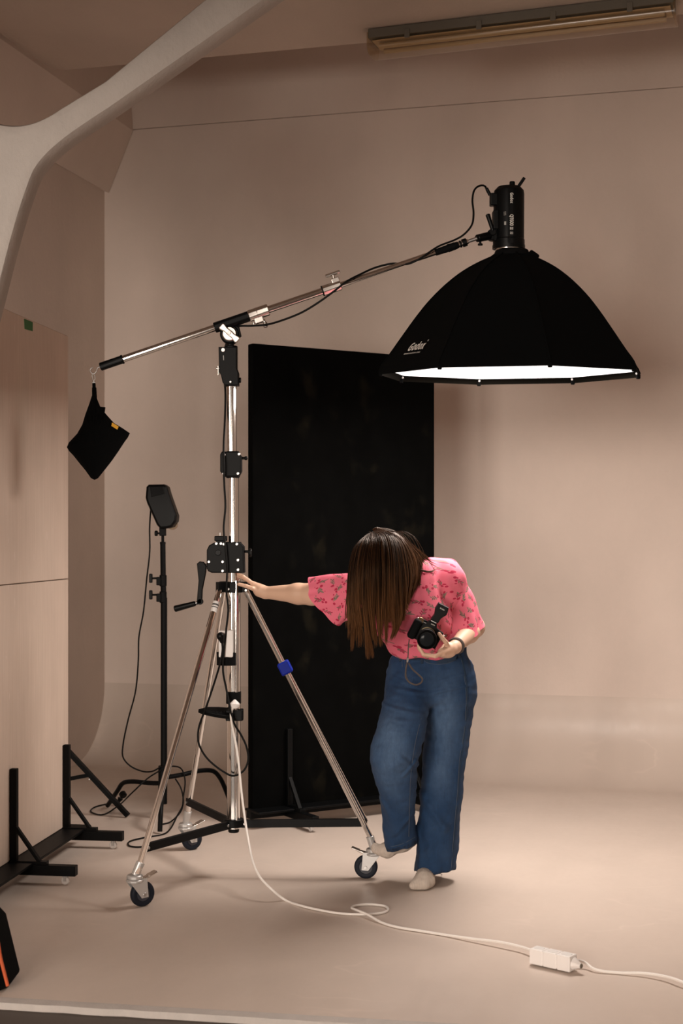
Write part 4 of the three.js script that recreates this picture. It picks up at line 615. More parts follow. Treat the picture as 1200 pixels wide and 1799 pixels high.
function jeansD(x, y, z) {
  let l = rowsD(legL, x, y, z), r = rowsD(legR, x, y, z), p = rowsD(pelv, x, y, z);
  l = smax(l, hemYL + 0.0 - y + 0.06 * (x - 0.38), 0.006); r = smax(r, hemA.y + hemSlope * (x - hemA.x) - y, 0.006);
  p = smax(p, pelv[4].y + 0.02 - y, 0.05);
  l = smax(l, y - legL[0].y, 0.05); r = smax(r, y - legR[0].y, 0.05);
  let d = smin(smin(l, r, 0.018), p, 0.05);
  d = smax(d, y - (P(0, 1140, 6.1).y + 0.10 * (x - 0.36)), 0.008);
  // folds that pull from the crotch, behind the lifted knee and down the shins
  const dx = x - crotch.x, dy = y - crotch.y, rr = Math.hypot(dx, dy), an = Math.atan2(dy, Math.abs(dx));
  d += 0.0034 * Math.sin(dy * 150 - Math.abs(dx) * 62 + 2.2 * noise3(x * 6, y * 6, 1)) * Math.exp(-dx * dx / 0.018 - (dy - 0.03) * (dy - 0.03) / 0.0035) * smooth(0.012, 0.06, Math.abs(dx));
  const k = Math.hypot(x - kneeB.x, y - kneeB.y, 0.6 * (z - kneeB.z)); d += 0.005 * Math.sin((y - kneeB.y) * 110 + (x - kneeB.x) * 60) * Math.exp(-k * k / 0.004);
  d += 0.0045 * noise3(x * 7, y * 5, z * 7) + 0.0028 * noise3(x * 13 + y * 9, y * 22 - x * 8, z * 14 + 3);
  for (const c of creases) { const t = clamp(((x - c.a.x) * c.dx + (y - c.a.y) * c.dy) / c.l2, -0.15, 1.15), ex = x - c.a.x - c.dx * t, ey = y - c.a.y - c.dy * t, e = Math.hypot(ex, ey), sd = (ex * c.dy - ey * c.dx) / Math.sqrt(c.l2), env = Math.exp(-e * e / (c.w * c.w * 4)) * smooth(-0.15, 0.15, t) * smooth(1.15, 0.85, t); d -= c.h * env * Math.sin(sd / c.w * 1.6 + 0.8); }
  if (y < 0.45) d += 0.0026 * smooth(0.45, 0.25, y) * Math.sin((x + z * 0.6) * 70 + y * 16 + noise3(x * 4, y * 4, 2) * 2);
  return d;
}
{
  const g = around(net(jeansD, [0.08, 0.03, -6.42], [0.64, 1.06, -5.84], 0.0075), (x, y) => (y > 0.8 ? [0.38, -6.2] : x < lerp(0.36, 0.325, smooth(0.85, 0.4, y)) ? [0.25, -6.1] : [0.43, -6.22]), 0.12);
  const p = g.attributes.position, col3 = new Float32Array(p.count * 3);
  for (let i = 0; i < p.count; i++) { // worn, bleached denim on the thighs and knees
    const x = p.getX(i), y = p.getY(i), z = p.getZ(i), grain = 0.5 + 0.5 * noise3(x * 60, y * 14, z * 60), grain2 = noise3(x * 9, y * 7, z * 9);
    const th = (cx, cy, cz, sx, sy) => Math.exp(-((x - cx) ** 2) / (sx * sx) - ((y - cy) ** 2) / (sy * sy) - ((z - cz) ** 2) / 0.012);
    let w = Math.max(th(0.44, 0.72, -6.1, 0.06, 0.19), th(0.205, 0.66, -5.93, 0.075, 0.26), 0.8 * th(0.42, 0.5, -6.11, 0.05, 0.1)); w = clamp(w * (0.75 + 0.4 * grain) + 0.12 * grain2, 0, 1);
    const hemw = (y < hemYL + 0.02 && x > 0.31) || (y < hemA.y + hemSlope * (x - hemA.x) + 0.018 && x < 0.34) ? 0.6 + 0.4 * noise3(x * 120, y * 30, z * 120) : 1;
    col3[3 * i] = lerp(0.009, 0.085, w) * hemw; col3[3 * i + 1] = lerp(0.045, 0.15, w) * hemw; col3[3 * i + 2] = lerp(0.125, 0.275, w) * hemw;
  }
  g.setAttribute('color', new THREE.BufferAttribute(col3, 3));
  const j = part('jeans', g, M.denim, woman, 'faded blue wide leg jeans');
  const onJ = (px, py, Z = 5.7) => { const o = P(px, py, Z), dir = P(px, py, Z + 1).sub(o).normalize(); return march(jeansD, o, dir, 0.9); };
  const line = (pts, r) => hose(pts.map(([x, y]) => onJ(x, y).add(V(0, 0, 0.0005))), r, 5, 5);
  part('side_seam', hose([[812, 1150], [818, 1175], [823, 1205], [824, 1240], [820, 1280], [815, 1320], [810, 1360], [808, 1400], [804, 1440], [801, 1480], [797, 1520]].map(([x, y]) => onJ(x - 3, y)), 0.0026, 6, 6), M.denimDark, j);
  part('stitching', [line([[811, 1160], [816, 1190], [819, 1220], [816, 1280], [808, 1330], [803, 1400], [796, 1480], [793, 1525]], 0.0011), line([[745, 1160], [750, 1164], [770, 1167], [790, 1164], [802, 1158]], 0.0012), line([[711, 1157], [712, 1172], [716, 1192], [722, 1205]], 0.0012), line([[706, 1156], [707, 1172]], 0.0012), line([[731, 1529], [745, 1532], [765, 1534], [785, 1534], [797, 1532]], 0.0012), line([[677, 1488], [690, 1487], [705, 1483], [718, 1477], [729, 1471]], 0.0012), line([[740, 1262], [733, 1290], [727, 1320], [722, 1360], [720, 1400], [719, 1440], [718, 1470]], 0.0011)], M.stitch, j);
  part('waistband', hose([[694, 1150], [705, 1154], [722, 1157], [745, 1157], [768, 1155], [790, 1150], [812, 1144]].map(([x, y]) => onJ(x, y)), 0.0075, 6, 8), M.denimDark, j);
  for (const [x, y] of [[703, 1152], [741, 1156], [806, 1146]]) part('belt_loop', bar(onJ(x, y - 3).add(V(0, 0, 0.003)), onJ(x, y + 10).add(V(0, 0, 0.002)), 0.011, 0.007, V(0, 0, 1)), M.denimDark, j);
  part('pocket_lining', slab(poly([[745, 1158], [803, 1153], [800, 1160], [785, 1165], [765, 1166], [750, 1163]].map(([x, y]) => { const p = P(x, y, 6.08); return [p.x, p.y]; })), 0.004, 0.001).translate(0, 0, onJ(775, 1162).z - 0.001), M.denimDark, j);
  const bk = []; part('back_pocket', bar(P(829, 1168, 6.235), P(832, 1206, 6.25), 0.1, 0.010, V(1, 0, 0), 0.004), M.denimDark, j);
}
// --- blouse
const shR = PA(640, 1034, 5.99), shL = PA(781, 1016, 6.08);
const tor = { w: PA(756, 1150, 6.2), m: PA(733, 1095, 6.10), c: PA(716, 1052, 6.02), n: PA(722, 1012, 6.0), back: PA(752, 1015, 6.1) };
function blouseD(x, y, z) {
  let d = coneD(x, y, z, tor.w, tor.m, 0.13, 0.138);
  d = smin(d, coneD(x, y, z, tor.m, tor.c, 0.138, 0.132), 0.05);
  d = smin(d, ellD(x, y, z, PA(766, 1122, 6.19), [0.125, 0.11, 0.11]), 0.05);
  d = smin(d, coneD(x, y, z, tor.c, tor.n, 0.125, 0.085), 0.05);
  d = smin(d, coneD(x, y, z, shR, tor.n, 0.07, 0.085), 0.05);
  d = smin(d, coneD(x, y, z, tor.back, shL, 0.088, 0.077), 0.05);
  d = smin(d, coneD(x, y, z, shL, PA(803, 1055, 6.13), 0.076, 0.068), 0.05);
  d = smin(d, ellD(x, y, z, PA(695, 1082, 5.94), [0.085, 0.085, 0.09]), 0.06);
  d = smin(d, ellD(x, y, z, PA(748, 1085, 6.03), [0.085, 0.08, 0.08]), 0.06);
  d = smin(d, coneD(x, y, z, PA(684, 1098, 6.0), PA(718, 1136, 6.12), 0.06, 0.075), 0.05);     // loose front hanging over the waist
  d += 0.0055 * noise3(x * 8 + y * 6, y * 6 - x * 7, z * 7) + 0.0018 * Math.sin((x * 0.8 + y * 0.7) * 75 + 3 * noise3(x * 5, y * 5, z * 5)) * smooth(0.35, 0.5, x);
  d = smax(d, (P(0, 1158, 6.1).y + 0.008 * Math.sin(x * 42) + 0.10 * Math.abs(x - 0.36)) - y, 0.012);
  d = smax(d, -coneD(x, y, z, PA(714, 1003, 5.97), PA(690, 978, 5.86), 0.062, 0.085), 0.01);   // neck opening
  return d;
}
function sleeve(rings, n, seed, hemFlare) {                           // rings: centre, two half axes; an open tube with soft folds
  const pos = [], uv = [], idx = [], R = 26;
  const C = rings.map((r) => r.c), A = rings.map((r) => r.a), B = rings.map((r) => r.b);
  const cv = new THREE.CatmullRomCurve3(C), ca = new THREE.CatmullRomCurve3(A), cb = new THREE.CatmullRomCurve3(B);
  for (let j = 0; j <= R; j++) { const s = j / R, c = cv.getPoint(s), a = ca.getPoint(s), b = cb.getPoint(s);
    for (let i = 0; i <= n; i++) { const t = i / n * 2 * Math.PI, w = 1 + (0.03 + 0.08 * hemFlare * s * s) * Math.sin(t * 5 + seed + s * 1.4) * s + 0.03 * noise3(Math.cos(t) * 1.4 + seed, Math.sin(t) * 1.4, s * 2.5); const p = c.clone().addScaledVector(a, Math.cos(t) * w).addScaledVector(b, Math.sin(t) * w); pos.push(p.x, p.y, p.z); uv.push(t * 0.095, s * 0.24 + seed); } }
  const row2 = n + 1, tot = (R + 1) * row2;
  for (let j = 0; j < R; j++) for (let i = 0; i < n; i++) { const a = j * row2 + i, b = a + 1, c = a + row2, d = c + 1; idx.push(a, b, c, b, d, c); }
  const g = new THREE.BufferGeometry(); g.setAttribute('position', new THREE.Float32BufferAttribute(pos, 3)); g.setAttribute('uv', new THREE.Float32BufferAttribute(uv, 2)); g.setIndex(idx); g.computeVertexNormals(); return g;
}
{
  const g = around(net(blouseD, [0.02, 0.94, -6.38], [0.62, 1.48, -5.78], 0.0075), (x, y) => [lerp(0.28, 0.4, smooth(1.4, 1.0, y)), -6.09], 0.14);
  const b = part('blouse', g, M.blouse, woman, 'pink blouse printed with small flowers');
  const r1 = [{ c: P(655, 1036, 6.0), a: P(655, 1010, 6.0).sub(P(655, 1036, 6.0)), b: V(0.01, 0, 0.068) }, { c: P(618, 1040, 6.02), a: P(612, 1008, 6.02).sub(P(618, 1040, 6.02)), b: V(0.01, 0, 0.078) }, { c: P(594, 1048, 6.07), a: P(580, 1010, 6.07).sub(P(594, 1048, 6.07)), b: V(0.0, -0.012, 0.078) }, { c: P(575, 1057, 6.10), a: P(543, 1019, 6.11).sub(P(575, 1057, 6.10)), b: V(-0.036, -0.03, 0.075) }];
  part('sleeve', sleeve(r1, 64, 0.7, 0.7), M.blouse, b);
  const r2 = [{ c: P(776, 1016, 6.09), a: P(796, 1004, 6.09).sub(P(776, 1016, 6.09)), b: V(0, 0.02, 0.06) }, { c: P(800, 1048, 6.13), a: P(829, 1040, 6.13).sub(P(800, 1048, 6.13)), b: V(-0.01, 0.02, 0.088) }, { c: P(808, 1082, 6.14), a: P(842, 1079, 6.14).sub(P(808, 1082, 6.14)), b: V(-0.02, -0.0, 0.095) }, { c: P(811, 1109, 6.12), a: P(849, 1104, 6.13).sub(P(811, 1109, 6.12)), b: V(-0.02, -0.035, 0.09) }];
  part('sleeve', sleeve(r2, 64, 2.1, 0.9), M.blouse, b);
}
// --- skin: head, neck, arms, hands and the limbs under the clothes as one body
const HS = 0.065;                                                        // how far the camera hand is held in front of the waist
const headC = PA(668, 990, 5.82), neckA = PA(716, 1006, 5.98), elR = PA(549, 1044, 6.16), wrR = PA(466, 1041, 6.26), elL = PA(833, 1102, 6.19), wrL = PA(799, 1137, 5.985 - HS);
const faceDir = V(-0.3, -0.38, 0.87).normalize(), crownDir = V(-0.15, 0.9, 0.35).normalize(), faceSide = faceDir.clone().cross(crownDir).normalize();
crownDir.copy(faceSide.clone().cross(faceDir)).normalize();
const hAt = (s, u, f) => { const v = V(...headC).addScaledVector(faceSide, s).addScaledVector(crownDir, u).addScaledVector(faceDir, f); return arr(v); };
function headD(x, y, z) {
  const q = V(x - headC[0], y - headC[1], z - headC[2]), s = q.dot(faceSide), u = q.dot(crownDir), f = q.dot(faceDir);
  let d = ellD(s, u, f, [0, 0.015, -0.01], [0.074, 0.098, 0.092]);
  d = smin(d, ellD(s, u, f, [0, -0.045, 0.022], [0.058, 0.072, 0.066]), 0.03);
  d = smin(d, coneD(s, u, f, [0, 0.01, 0.082], [0, -0.028, 0.104], 0.008, 0.013), 0.012);
  d = smin(d, ellD(s, u, f, [0, -0.06, 0.082], [0.024, 0.010, 0.010]), 0.01); d = smax(d, -coneD(s, u, f, [-0.02, -0.06, 0.094], [0.02, -0.06, 0.094], 0.0025, 0.0025), 0.005);
  for (const e of [-1, 1]) { d = smax(d, -ellD(s, u, f, [e * 0.032, 0.008, 0.092], [0.018, 0.010, 0.012]), 0.012); d = smin(d, ellD(s, u, f, [e * 0.032, 0.006, 0.074], [0.012, 0.011, 0.012]), 0.004); d = smin(d, ellD(s, u, f, [e * 0.078, -0.01, -0.015], [0.01, 0.03, 0.018]), 0.008); }
  return d;
}
function bodyD(x, y, z) {
  let d = Math.hypot(x - headC[0], y - headC[1], z - headC[2]) < 0.2 ? headD(x, y, z) : 0.12;
  d = smin(d, coneD(x, y, z, neckA, hAt(0, -0.03, -0.04), 0.052, 0.05), 0.03);
  d = smin(d, coneD(x, y, z, tor.w, tor.m, 0.095, 0.1), 0.03); d = smin(d, coneD(x, y, z, tor.m, tor.c, 0.1, 0.09), 0.03); d = smin(d, coneD(x, y, z, tor.c, neckA, 0.085, 0.055), 0.04);
  d = smin(d, coneD(x, y, z, tor.n, shR, 0.05, 0.045), 0.03); d = smin(d, coneD(x, y, z, tor.n, shL, 0.05, 0.045), 0.03);
  d = smin(d, coneD(x, y, z, shR, elR, 0.05, 0.046), 0.02); d = smin(d, coneD(x, y, z, elR, lp3(elR, wrR, 0.3), 0.046, 0.044), 0.02); d = smin(d, coneD(x, y, z, lp3(elR, wrR, 0.3), wrR, 0.044, 0.0265), 0.02);
  d = smin(d, coneD(x, y, z, shL, elL, 0.05, 0.044), 0.02); d = smin(d, coneD(x, y, z, elL, lp3(elL, wrL, 0.3), 0.044, 0.043), 0.02); d = smin(d, coneD(x, y, z, lp3(elL, wrL, 0.3), wrL, 0.043, 0.027), 0.02);
  d = smin(d, coneD(x, y, z, tor.w, PA(790, 1200, 6.22), 0.09, 0.07), 0.03); d = smin(d, coneD(x, y, z, PA(790, 1200, 6.22), PA(778, 1370, 6.21), 0.07, 0.05), 0.02); d = smin(d, coneD(x, y, z, PA(778, 1370, 6.21), PA(767, 1520, 6.26), 0.05, 0.035), 0.02);
  d = smin(d, coneD(x, y, z, tor.w, PA(722, 1195, 6.17), 0.09, 0.065), 0.03); d = smin(d, coneD(x, y, z, PA(722, 1195, 6.17), PA(693, 1320, 6.02), 0.065, 0.048), 0.02); d = smin(d, coneD(x, y, z, PA(693, 1320, 6.02), PA(706, 1455, 6.2), 0.048, 0.034), 0.02);
  return d;
}
function lp3(a, b, t) { return [lerp(a[0], b[0], t), lerp(a[1], b[1], t), lerp(a[2], b[2], t)]; }
const finger = (pts, r) => (x, y, z) => { let d = 1; for (let i = 0; i < pts.length - 1; i++) { const r0 = lerp(r, r * 0.78, i / (pts.length - 1)), r1 = lerp(r, r * 0.78, (i + 1) / (pts.length - 1)); d = smin(d, coneD(x, y, z, pts[i], pts[i + 1], r0, r1), 0.003); } return d; };
// right hand on the column: fingers lie round the tube under the winch, thumb on the collar
const fR = [finger([PA(452, 1031, 6.272), PA(436, 1019, 6.272), PA(427, 1012.5, 6.272), PA(418.5, 1009, 6.286)], 0.0088), finger([PA(451, 1031, 6.285), PA(435, 1019, 6.29), PA(426, 1014.5, 6.29), PA(418.5, 1012.5, 6.294)], 0.0088), finger([PA(451, 1033, 6.30), PA(437, 1021, 6.312), PA(428.5, 1015.5, 6.325), PA(424.5, 1013, 6.352)], 0.0086), finger([PA(453, 1035, 6.31), PA(440, 1024, 6.33), PA(431, 1019, 6.345), PA(426.5, 1017, 6.368)], 0.0078), finger([PA(457, 1041, 6.26), PA(443, 1033.5, 6.248), PA(432, 1029.5, 6.247), PA(420, 1026.5, 6.253)], 0.0098)];
function handRD(x, y, z) {
  let d = coneD(x, y, z, wrR, PA(456, 1038, 6.272), 0.0265, 0.026); d = smin(d, coneD(x, y, z, PA(457, 1036, 6.265), PA(447, 1029, 6.275), 0.0245, 0.018), 0.015); d = smin(d, coneD(x, y, z, PA(457, 1038, 6.295), PA(449, 1031, 6.305), 0.02, 0.016), 0.02);
  for (const f of fR) d = smin(d, f(x, y, z), 0.007); return smin(d, coneD(x, y, z, lp3(elR, wrR, 0.7), wrR, 0.0318, 0.0265), 0.01);
}
// left hand cradles the lens from below, thumb up its side
const LC = PA(757, 1131, 5.86 - HS);                                        // middle of the lens barrel
const ringAt = (deg, r, Z) => { const a = deg * Math.PI / 180, c = P(756.5, 1131, Z); return [c.x + r * Math.cos(a), c.y + r * Math.sin(a), c.z]; };
const fL = [finger([PA(778, 1146, 5.885 - HS), ringAt(-70, 0.054, 5.862 - HS), ringAt(-125, 0.052, 5.862 - HS), ringAt(-172, 0.05, 5.868 - HS)], 0.0090), finger([PA(780, 1147, 5.90 - HS), ringAt(-65, 0.055, 5.885 - HS), ringAt(-120, 0.053, 5.885 - HS), ringAt(-160, 0.051, 5.89 - HS)], 0.0090), finger([PA(783, 1147, 5.92 - HS), ringAt(-62, 0.055, 5.907 - HS), ringAt(-115, 0.053, 5.907 - HS), ringAt(-150, 0.051, 5.91 - HS)], 0.0086), finger([PA(786, 1146, 5.94 - HS), ringAt(-60, 0.056, 5.928 - HS), ringAt(-105, 0.053, 5.928 - HS), ringAt(-135, 0.051, 5.93 - HS)], 0.0078), finger([PA(789, 1139, 5.93 - HS), PA(783, 1128, 5.895 - HS), PA(777, 1121, 5.882 - HS), PA(771.5, 1113.5, 5.878 - HS)], 0.0100)];
function handLD(x, y, z) {
  let d = coneD(x, y, z, wrL, PA(789, 1141, 5.945 - HS), 0.027, 0.026); d = smin(d, coneD(x, y, z, PA(788, 1141, 5.94 - HS), PA(777, 1146, 5.895 - HS), 0.026, 0.019), 0.02); d = smin(d, coneD(x, y, z, PA(788, 1144, 5.955 - HS), PA(780, 1148, 5.925 - HS), 0.024, 0.018), 0.02);
  for (const f of fL) d = smin(d, f(x, y, z), 0.006); return smin(d, coneD(x, y, z, lp3(elL, wrL, 0.7), wrL, 0.032, 0.027), 0.01);
}
{
  const box = (pts, m) => { const lo = [9, 9, 9], hi = [-9, -9, -9]; for (const p of pts) for (let k = 0; k < 3; k++) { lo[k] = Math.min(lo[k], p[k] - m); hi[k] = Math.max(hi[k], p[k] + m); } return [lo, hi]; };
  const strip = (g) => { const h = g.toNonIndexed(); h.setAttribute('uv', new THREE.BufferAttribute(new Float32Array(h.attributes.position.count * 2), 2)); return h; };
  const [a0, a1] = box([PA(416, 1005, 6.22), PA(475, 1050, 6.39), lp3(elR, wrR, 0.85)], 0.03), [b0, b1] = box([PA(730, 1100, 5.84 - HS), PA(806, 1162, 6.02 - HS)], 0.025);
  part('body', [strip(net(bodyD, [-0.40, 0.05, -6.42], [0.66, 1.56, -5.66], 0.011)), strip(net(handRD, a0, a1, 0.003)), strip(net(handLD, b0, b1, 0.003))], M.skin, woman);
  const wb = V(...lp3(elL, wrL, 0.93)), wd = V(...wrL).sub(V(...elL)).normalize();
  part('bracelet', new THREE.TorusGeometry(0.0315, 0.0055, 10, 36).scale(1, 1, 1.5).applyQuaternion(new THREE.Quaternion().setFromUnitVectors(V(0, 0, 1), wd)).translate(wb.x, wb.y, wb.z), M.strap, woman, 'dark wristband');
}
// --- socks
{
  const fz = (px, Z, y) => [(px - 600) * Z / FPX, y, -Z];
  const sA = (x, y, z) => { let d = coneD(x, y, z, PA(766, 1490, 6.26), fz(751, 6.2, 0.06), 0.036, 0.032); d = smin(d, coneD(x, y, z, fz(750, 6.2, 0.055), fz(744, 6.12, 0.038), 0.036, 0.037), 0.03); d = smin(d, coneD(x, y, z, fz(745, 6.13, 0.036), fz(737, 6.092, 0.026), 0.036, 0.027), 0.02); d = smin(d, coneD(x, y, z, fz(752, 6.12, 0.03), fz(747, 6.088, 0.022), 0.03, 0.021), 0.02); d = smin(d, coneD(x, y, z, fz(748, 6.24, 0.045), fz(748, 6.22, 0.045), 0.028, 0.03), 0.02); d = smin(d, coneD(x, y, z, fz(733, 6.1, 0.022), fz(727, 6.085, 0.02), 0.024, 0.02), 0.02); d += 0.0012 * noise3(x * 40, y * 40, z * 40); return smax(d, 0.001 - y, 0.01); };
  part('sock', around(net(sA, [0.26, -0.01, -6.36], [0.48, 0.2, -5.98], 0.0045), () => [0.36, -6.16], 0.05), M.sock, woman);
  const sB = (x, y, z) => { let d = coneD(x, y, z, PA(661, 1493, 6.20), PA(680, 1494, 6.19), 0.020, 0.031); d = smin(d, coneD(x, y, z, PA(680, 1493, 6.19), PA(706, 1482, 6.2), 0.031, 0.033), 0.02); d = smin(d, coneD(x, y, z, PA(706, 1482, 6.2), PA(728, 1470, 6.23), 0.033, 0.032), 0.02); d = smin(d, coneD(x, y, z, PA(712, 1474, 6.2), PA(706, 1440, 6.19), 0.036, 0.036), 0.03); d = smin(d, coneD(x, y, z, PA(659, 1487, 6.215), PA(664, 1490, 6.23), 0.015, 0.02), 0.02); return d + 0.0012 * noise3(x * 40, y * 40, z * 40); };
  part('sock', around(net(sB, [0.10, 0.05, -6.32], [0.37, 0.34, -6.1], 0.0045), () => [0.23, -6.2], 0.05), M.sock, woman);
}
// --- hair
{
  const G = [
    [[640, 945, 5.90], [622, 963, 5.86], [614, 1000, 5.82], [611, 1050, 5.80], [610, 1088, 5.79], [611, 1108, 5.79]],
    [[643, 941, 5.87], [628, 958, 5.80], [619, 1000, 5.74], [617, 1060, 5.73], [622, 1110, 5.73], [615, 1156, 5.75]],
    [[648, 938, 5.86], [638, 956, 5.74], [631, 1000, 5.69], [630, 1060, 5.69], [637, 1110, 5.70], [637, 1160, 5.72]],
    [[653, 936, 5.85], [652, 954, 5.71], [648, 1000, 5.66], [648, 1060, 5.67], [652, 1110, 5.69], [661, 1154, 5.71]],
    [[658, 934, 5.84], [668, 950, 5.70], [670, 1000, 5.65], [671, 1060, 5.66], [670, 1100, 5.68], [672, 1135, 5.70]],
    [[660, 932, 5.84], [684, 948, 5.715], [690, 1000, 5.67], [690, 1060, 5.68], [692, 1100, 5.70], [686, 1128, 5.72]],
    [[662, 930, 5.84], [694, 948, 5.75], [703, 995, 5.71], [704, 1050, 5.71], [703, 1090, 5.73], [692, 1122, 5.74]],
    [[663, 929, 5.84], [702, 950, 5.79], [713, 985, 5.76], [717, 1030, 5.76], [713, 1055, 5.77], [720, 1068, 5.78]],
    [[664, 928, 5.85], [705, 944, 5.83], [724, 965, 5.86], [733, 992, 5.87], [726, 1030, 5.86], [714, 1056, 5.84]],
    [[664, 928, 5.86], [694, 934, 5.86], [716, 952, 5.89], [736, 970, 5.93], [754, 982, 5.97], [770, 990, 5.99]],
    [[662, 927, 5.88], [692, 932, 5.89], [713, 946, 5.94], [733, 963, 5.99], [752, 978, 6.03], [766, 988, 6.06]],
    [[655, 930, 5.91], [684, 938, 5.95], [702, 953, 5.99], [722, 973, 6.04], [738, 988, 6.08], [750, 1000, 6.12]],
  ].map((g) => g.map((p) => P(...p)));
  const pos = [], nor = [], colr = [], idx = [];
  const dark = [0.0065, 0.0034, 0.0022], mid = [0.058, 0.025, 0.0105], tip = [0.17, 0.075, 0.031];
  const strand = (pts, r, tone, tipTone) => {
    const c = new THREE.CatmullRomCurve3(pts), n = 18, b0 = pos.length / 3, S = 4; let side = V(1, 0, 0);
    for (let i = 0; i <= n; i++) { const t = i / n, p = c.getPoint(t), T = c.getTangent(t); const s = side.clone().addScaledVector(T, -side.dot(T)).normalize(), u = T.clone().cross(s); const rr = r * (i === 0 ? 0.6 : t > 0.6 ? lerp(1, 0.12, (t - 0.6) / 0.4) : 1);
      for (let k = 0; k < S; k++) { const a = k / S * 2 * Math.PI, d = s.clone().multiplyScalar(Math.cos(a)).addScaledVector(u, Math.sin(a)); pos.push(p.x + d.x * rr, p.y + d.y * rr, p.z + d.z * rr); nor.push(d.x, d.y, d.z); const w = smooth(0.45, 0.95, t) * tipTone; for (let q = 0; q < 3; q++) colr.push(lerp(lerp(dark[q], mid[q], tone), tip[q], w)); } }
    for (let i = 0; i < n; i++) for (let k = 0; k < S; k++) { const a = b0 + i * S + k, b = b0 + i * S + (k + 1) % S, e = a + S, f = b + S; idx.push(a, b, e, b, f, e); }
  };
  const N = 4600;
  for (let q = 0; q < N; q++) {
    let v = q % 3 === 0 ? 7.8 + rnd() * 3.2 : rnd() * (G.length - 1); const i = Math.min(Math.floor(v), G.length - 2), t = v - i, depth = rnd(), lock = noise3(Math.floor(v * 3.1) * 1.7, 4, 0), len = 0.76 + 0.24 * clamp(0.6 + lock * 0.9 + (rnd() - 0.5) * 0.35, 0, 1);
    const back = v > 7.5, pts = [];
    const jx = (rnd() - 0.5) * 0.010, jz = (rnd() - 0.5) * 0.010, wv = rnd() * 6.28;
    const lockOf = (Math.floor(v * 3.1 + 0.35 * noise3(v * 9, 2, 2)) + 0.5) / 3.1;                      // strands gather into locks towards their ends
    for (let k = 0; k < 6; k++) {
      const s = k / 5, vv = clamp(back ? v : lerp(v, lockOf, 0.8 * s * s), 0, G.length - 1.001), ii = Math.floor(vv), tt = vv - ii, p = G[ii][k].clone().lerp(G[ii + 1][k], tt);
      p.x += jx * (0.5 + 0.6 * s) + 0.005 * Math.sin(wv * 0.3 + lockOf * 9 + s * 6) * s; p.z += jz - (back ? 0 : depth * depth * 0.05 * smooth(0.05, 0.4, s)); p.y += (rnd() - 0.5) * 0.004 - (back ? depth * (0.012 + 0.066 * smooth(7.8, 9.5, v)) : depth * 0.006) * smooth(0, 0.3, s); pts.push(p);
    }
    if (len < 1) { const c = new THREE.CatmullRomCurve3(pts); const P2 = []; for (let k = 0; k < 6; k++) P2.push(c.getPoint(k / 5 * len)); strand(P2, 0.0009 + rnd() * 0.0011, clamp((back ? 0.6 : 0.22) + 0.7 * noise3(v * 3.5, 1, 7) + (rnd() - 0.5) * 0.5, 0, 1), back ? 0.25 : 0.35 + 0.55 * rnd()); } else strand(pts, 0.0009 + rnd() * 0.0010, rnd(), back ? 0.25 : 0.6);  // lamp light painted into the tone: back strands lighter, shaded front curtain darker
  }
  // loose locks: over the shoulder and a few stray hairs
  for (let q = 0; q < 26; q++) { const j = () => (rnd() - 0.5) * 5; strand([P(735 + j(), 985 + j(), 5.93), P(738 + j(), 1000 + j(), 5.90), P(736 + j(), 1012 + j(), 5.885), P(731 + j(), 1020 + j(), 5.88)], 0.0012, rnd(), 0.2); }
  for (let q = 0; q < 10; q++) { const j = () => (rnd() - 0.5) * 3; strand([P(715 + j(), 990 + j(), 5.86), P(735 + j(), 1000 + j(), 5.885), P(755 + j(), 1004 + j(), 5.93), P(772 + j(), 997 + j(), 5.97)], 0.0009, rnd(), 0.4); }
  for (let q = 0; q < 30; q++) { const a = rnd(), j = () => (rnd() - 0.5) * 8; const x = 640 + a * 60; strand([P(x, 934 + j() * 0.3, 5.82), P(x + 30 * a, 938 + j(), 5.8), P(x + 50 * a + j(), 965 + j(), 5.8), P(x + 60 * a + j(), 1010 + j() * 2, 5.78)], 0.0006, rnd(), 0.4); }
  const g = new THREE.BufferGeometry(); g.setAttribute('position', new THREE.Float32BufferAttribute(pos, 3)); g.setAttribute('normal', new THREE.Float32BufferAttribute(nor, 3)); g.setAttribute('color', new THREE.Float32BufferAttribute(colr, 3)); g.setIndex(idx);
  const hair = part('hair', g, M.hair, woman, 'long loose brown hair with lighter ends');
  // scalp layer under the strands, leaving the face free
  const capD = (x, y, z) => { const q = V(x - headC[0], y - headC[1], z - headC[2]), s = q.dot(faceSide), u = q.dot(crownDir), f = q.dot(faceDir); let d = ellD(s, u, f, [0, 0.012, -0.014], [0.082, 0.098, 0.098]); d = smin(d, coneD(s, u, f, [0, -0.03, -0.05], [0, -0.10, -0.06], 0.05, 0.042), 0.03); d = smax(d, f - 0.035 - Math.max(0, u - 0.02) * 0.9, 0.02); d = smin(d, coneD(x, y, z, PA(690, 966, 5.90), PA(722, 978, 5.97), 0.055, 0.04), 0.03); return smin(d, coneD(x, y, z, PA(722, 980, 5.97), PA(752, 996, 6.02), 0.035, 0.012), 0.02); };
  const cg = net(capD, [headC[0] - 0.2, headC[1] - 0.2, headC[2] - 0.26], [headC[0] + 0.26, headC[1] + 0.2, headC[2] + 0.2], 0.008), n2 = cg.attributes.position.count, cc = new Float32Array(n2 * 3); for (let i = 0; i < n2; i++) for (let q = 0; q < 3; q++) cc[3 * i + q] = dark[q] * 1.2; cg.setAttribute('color', new THREE.BufferAttribute(cc, 3));
  part('hair_underlayer', cg, M.hair, hair);
}
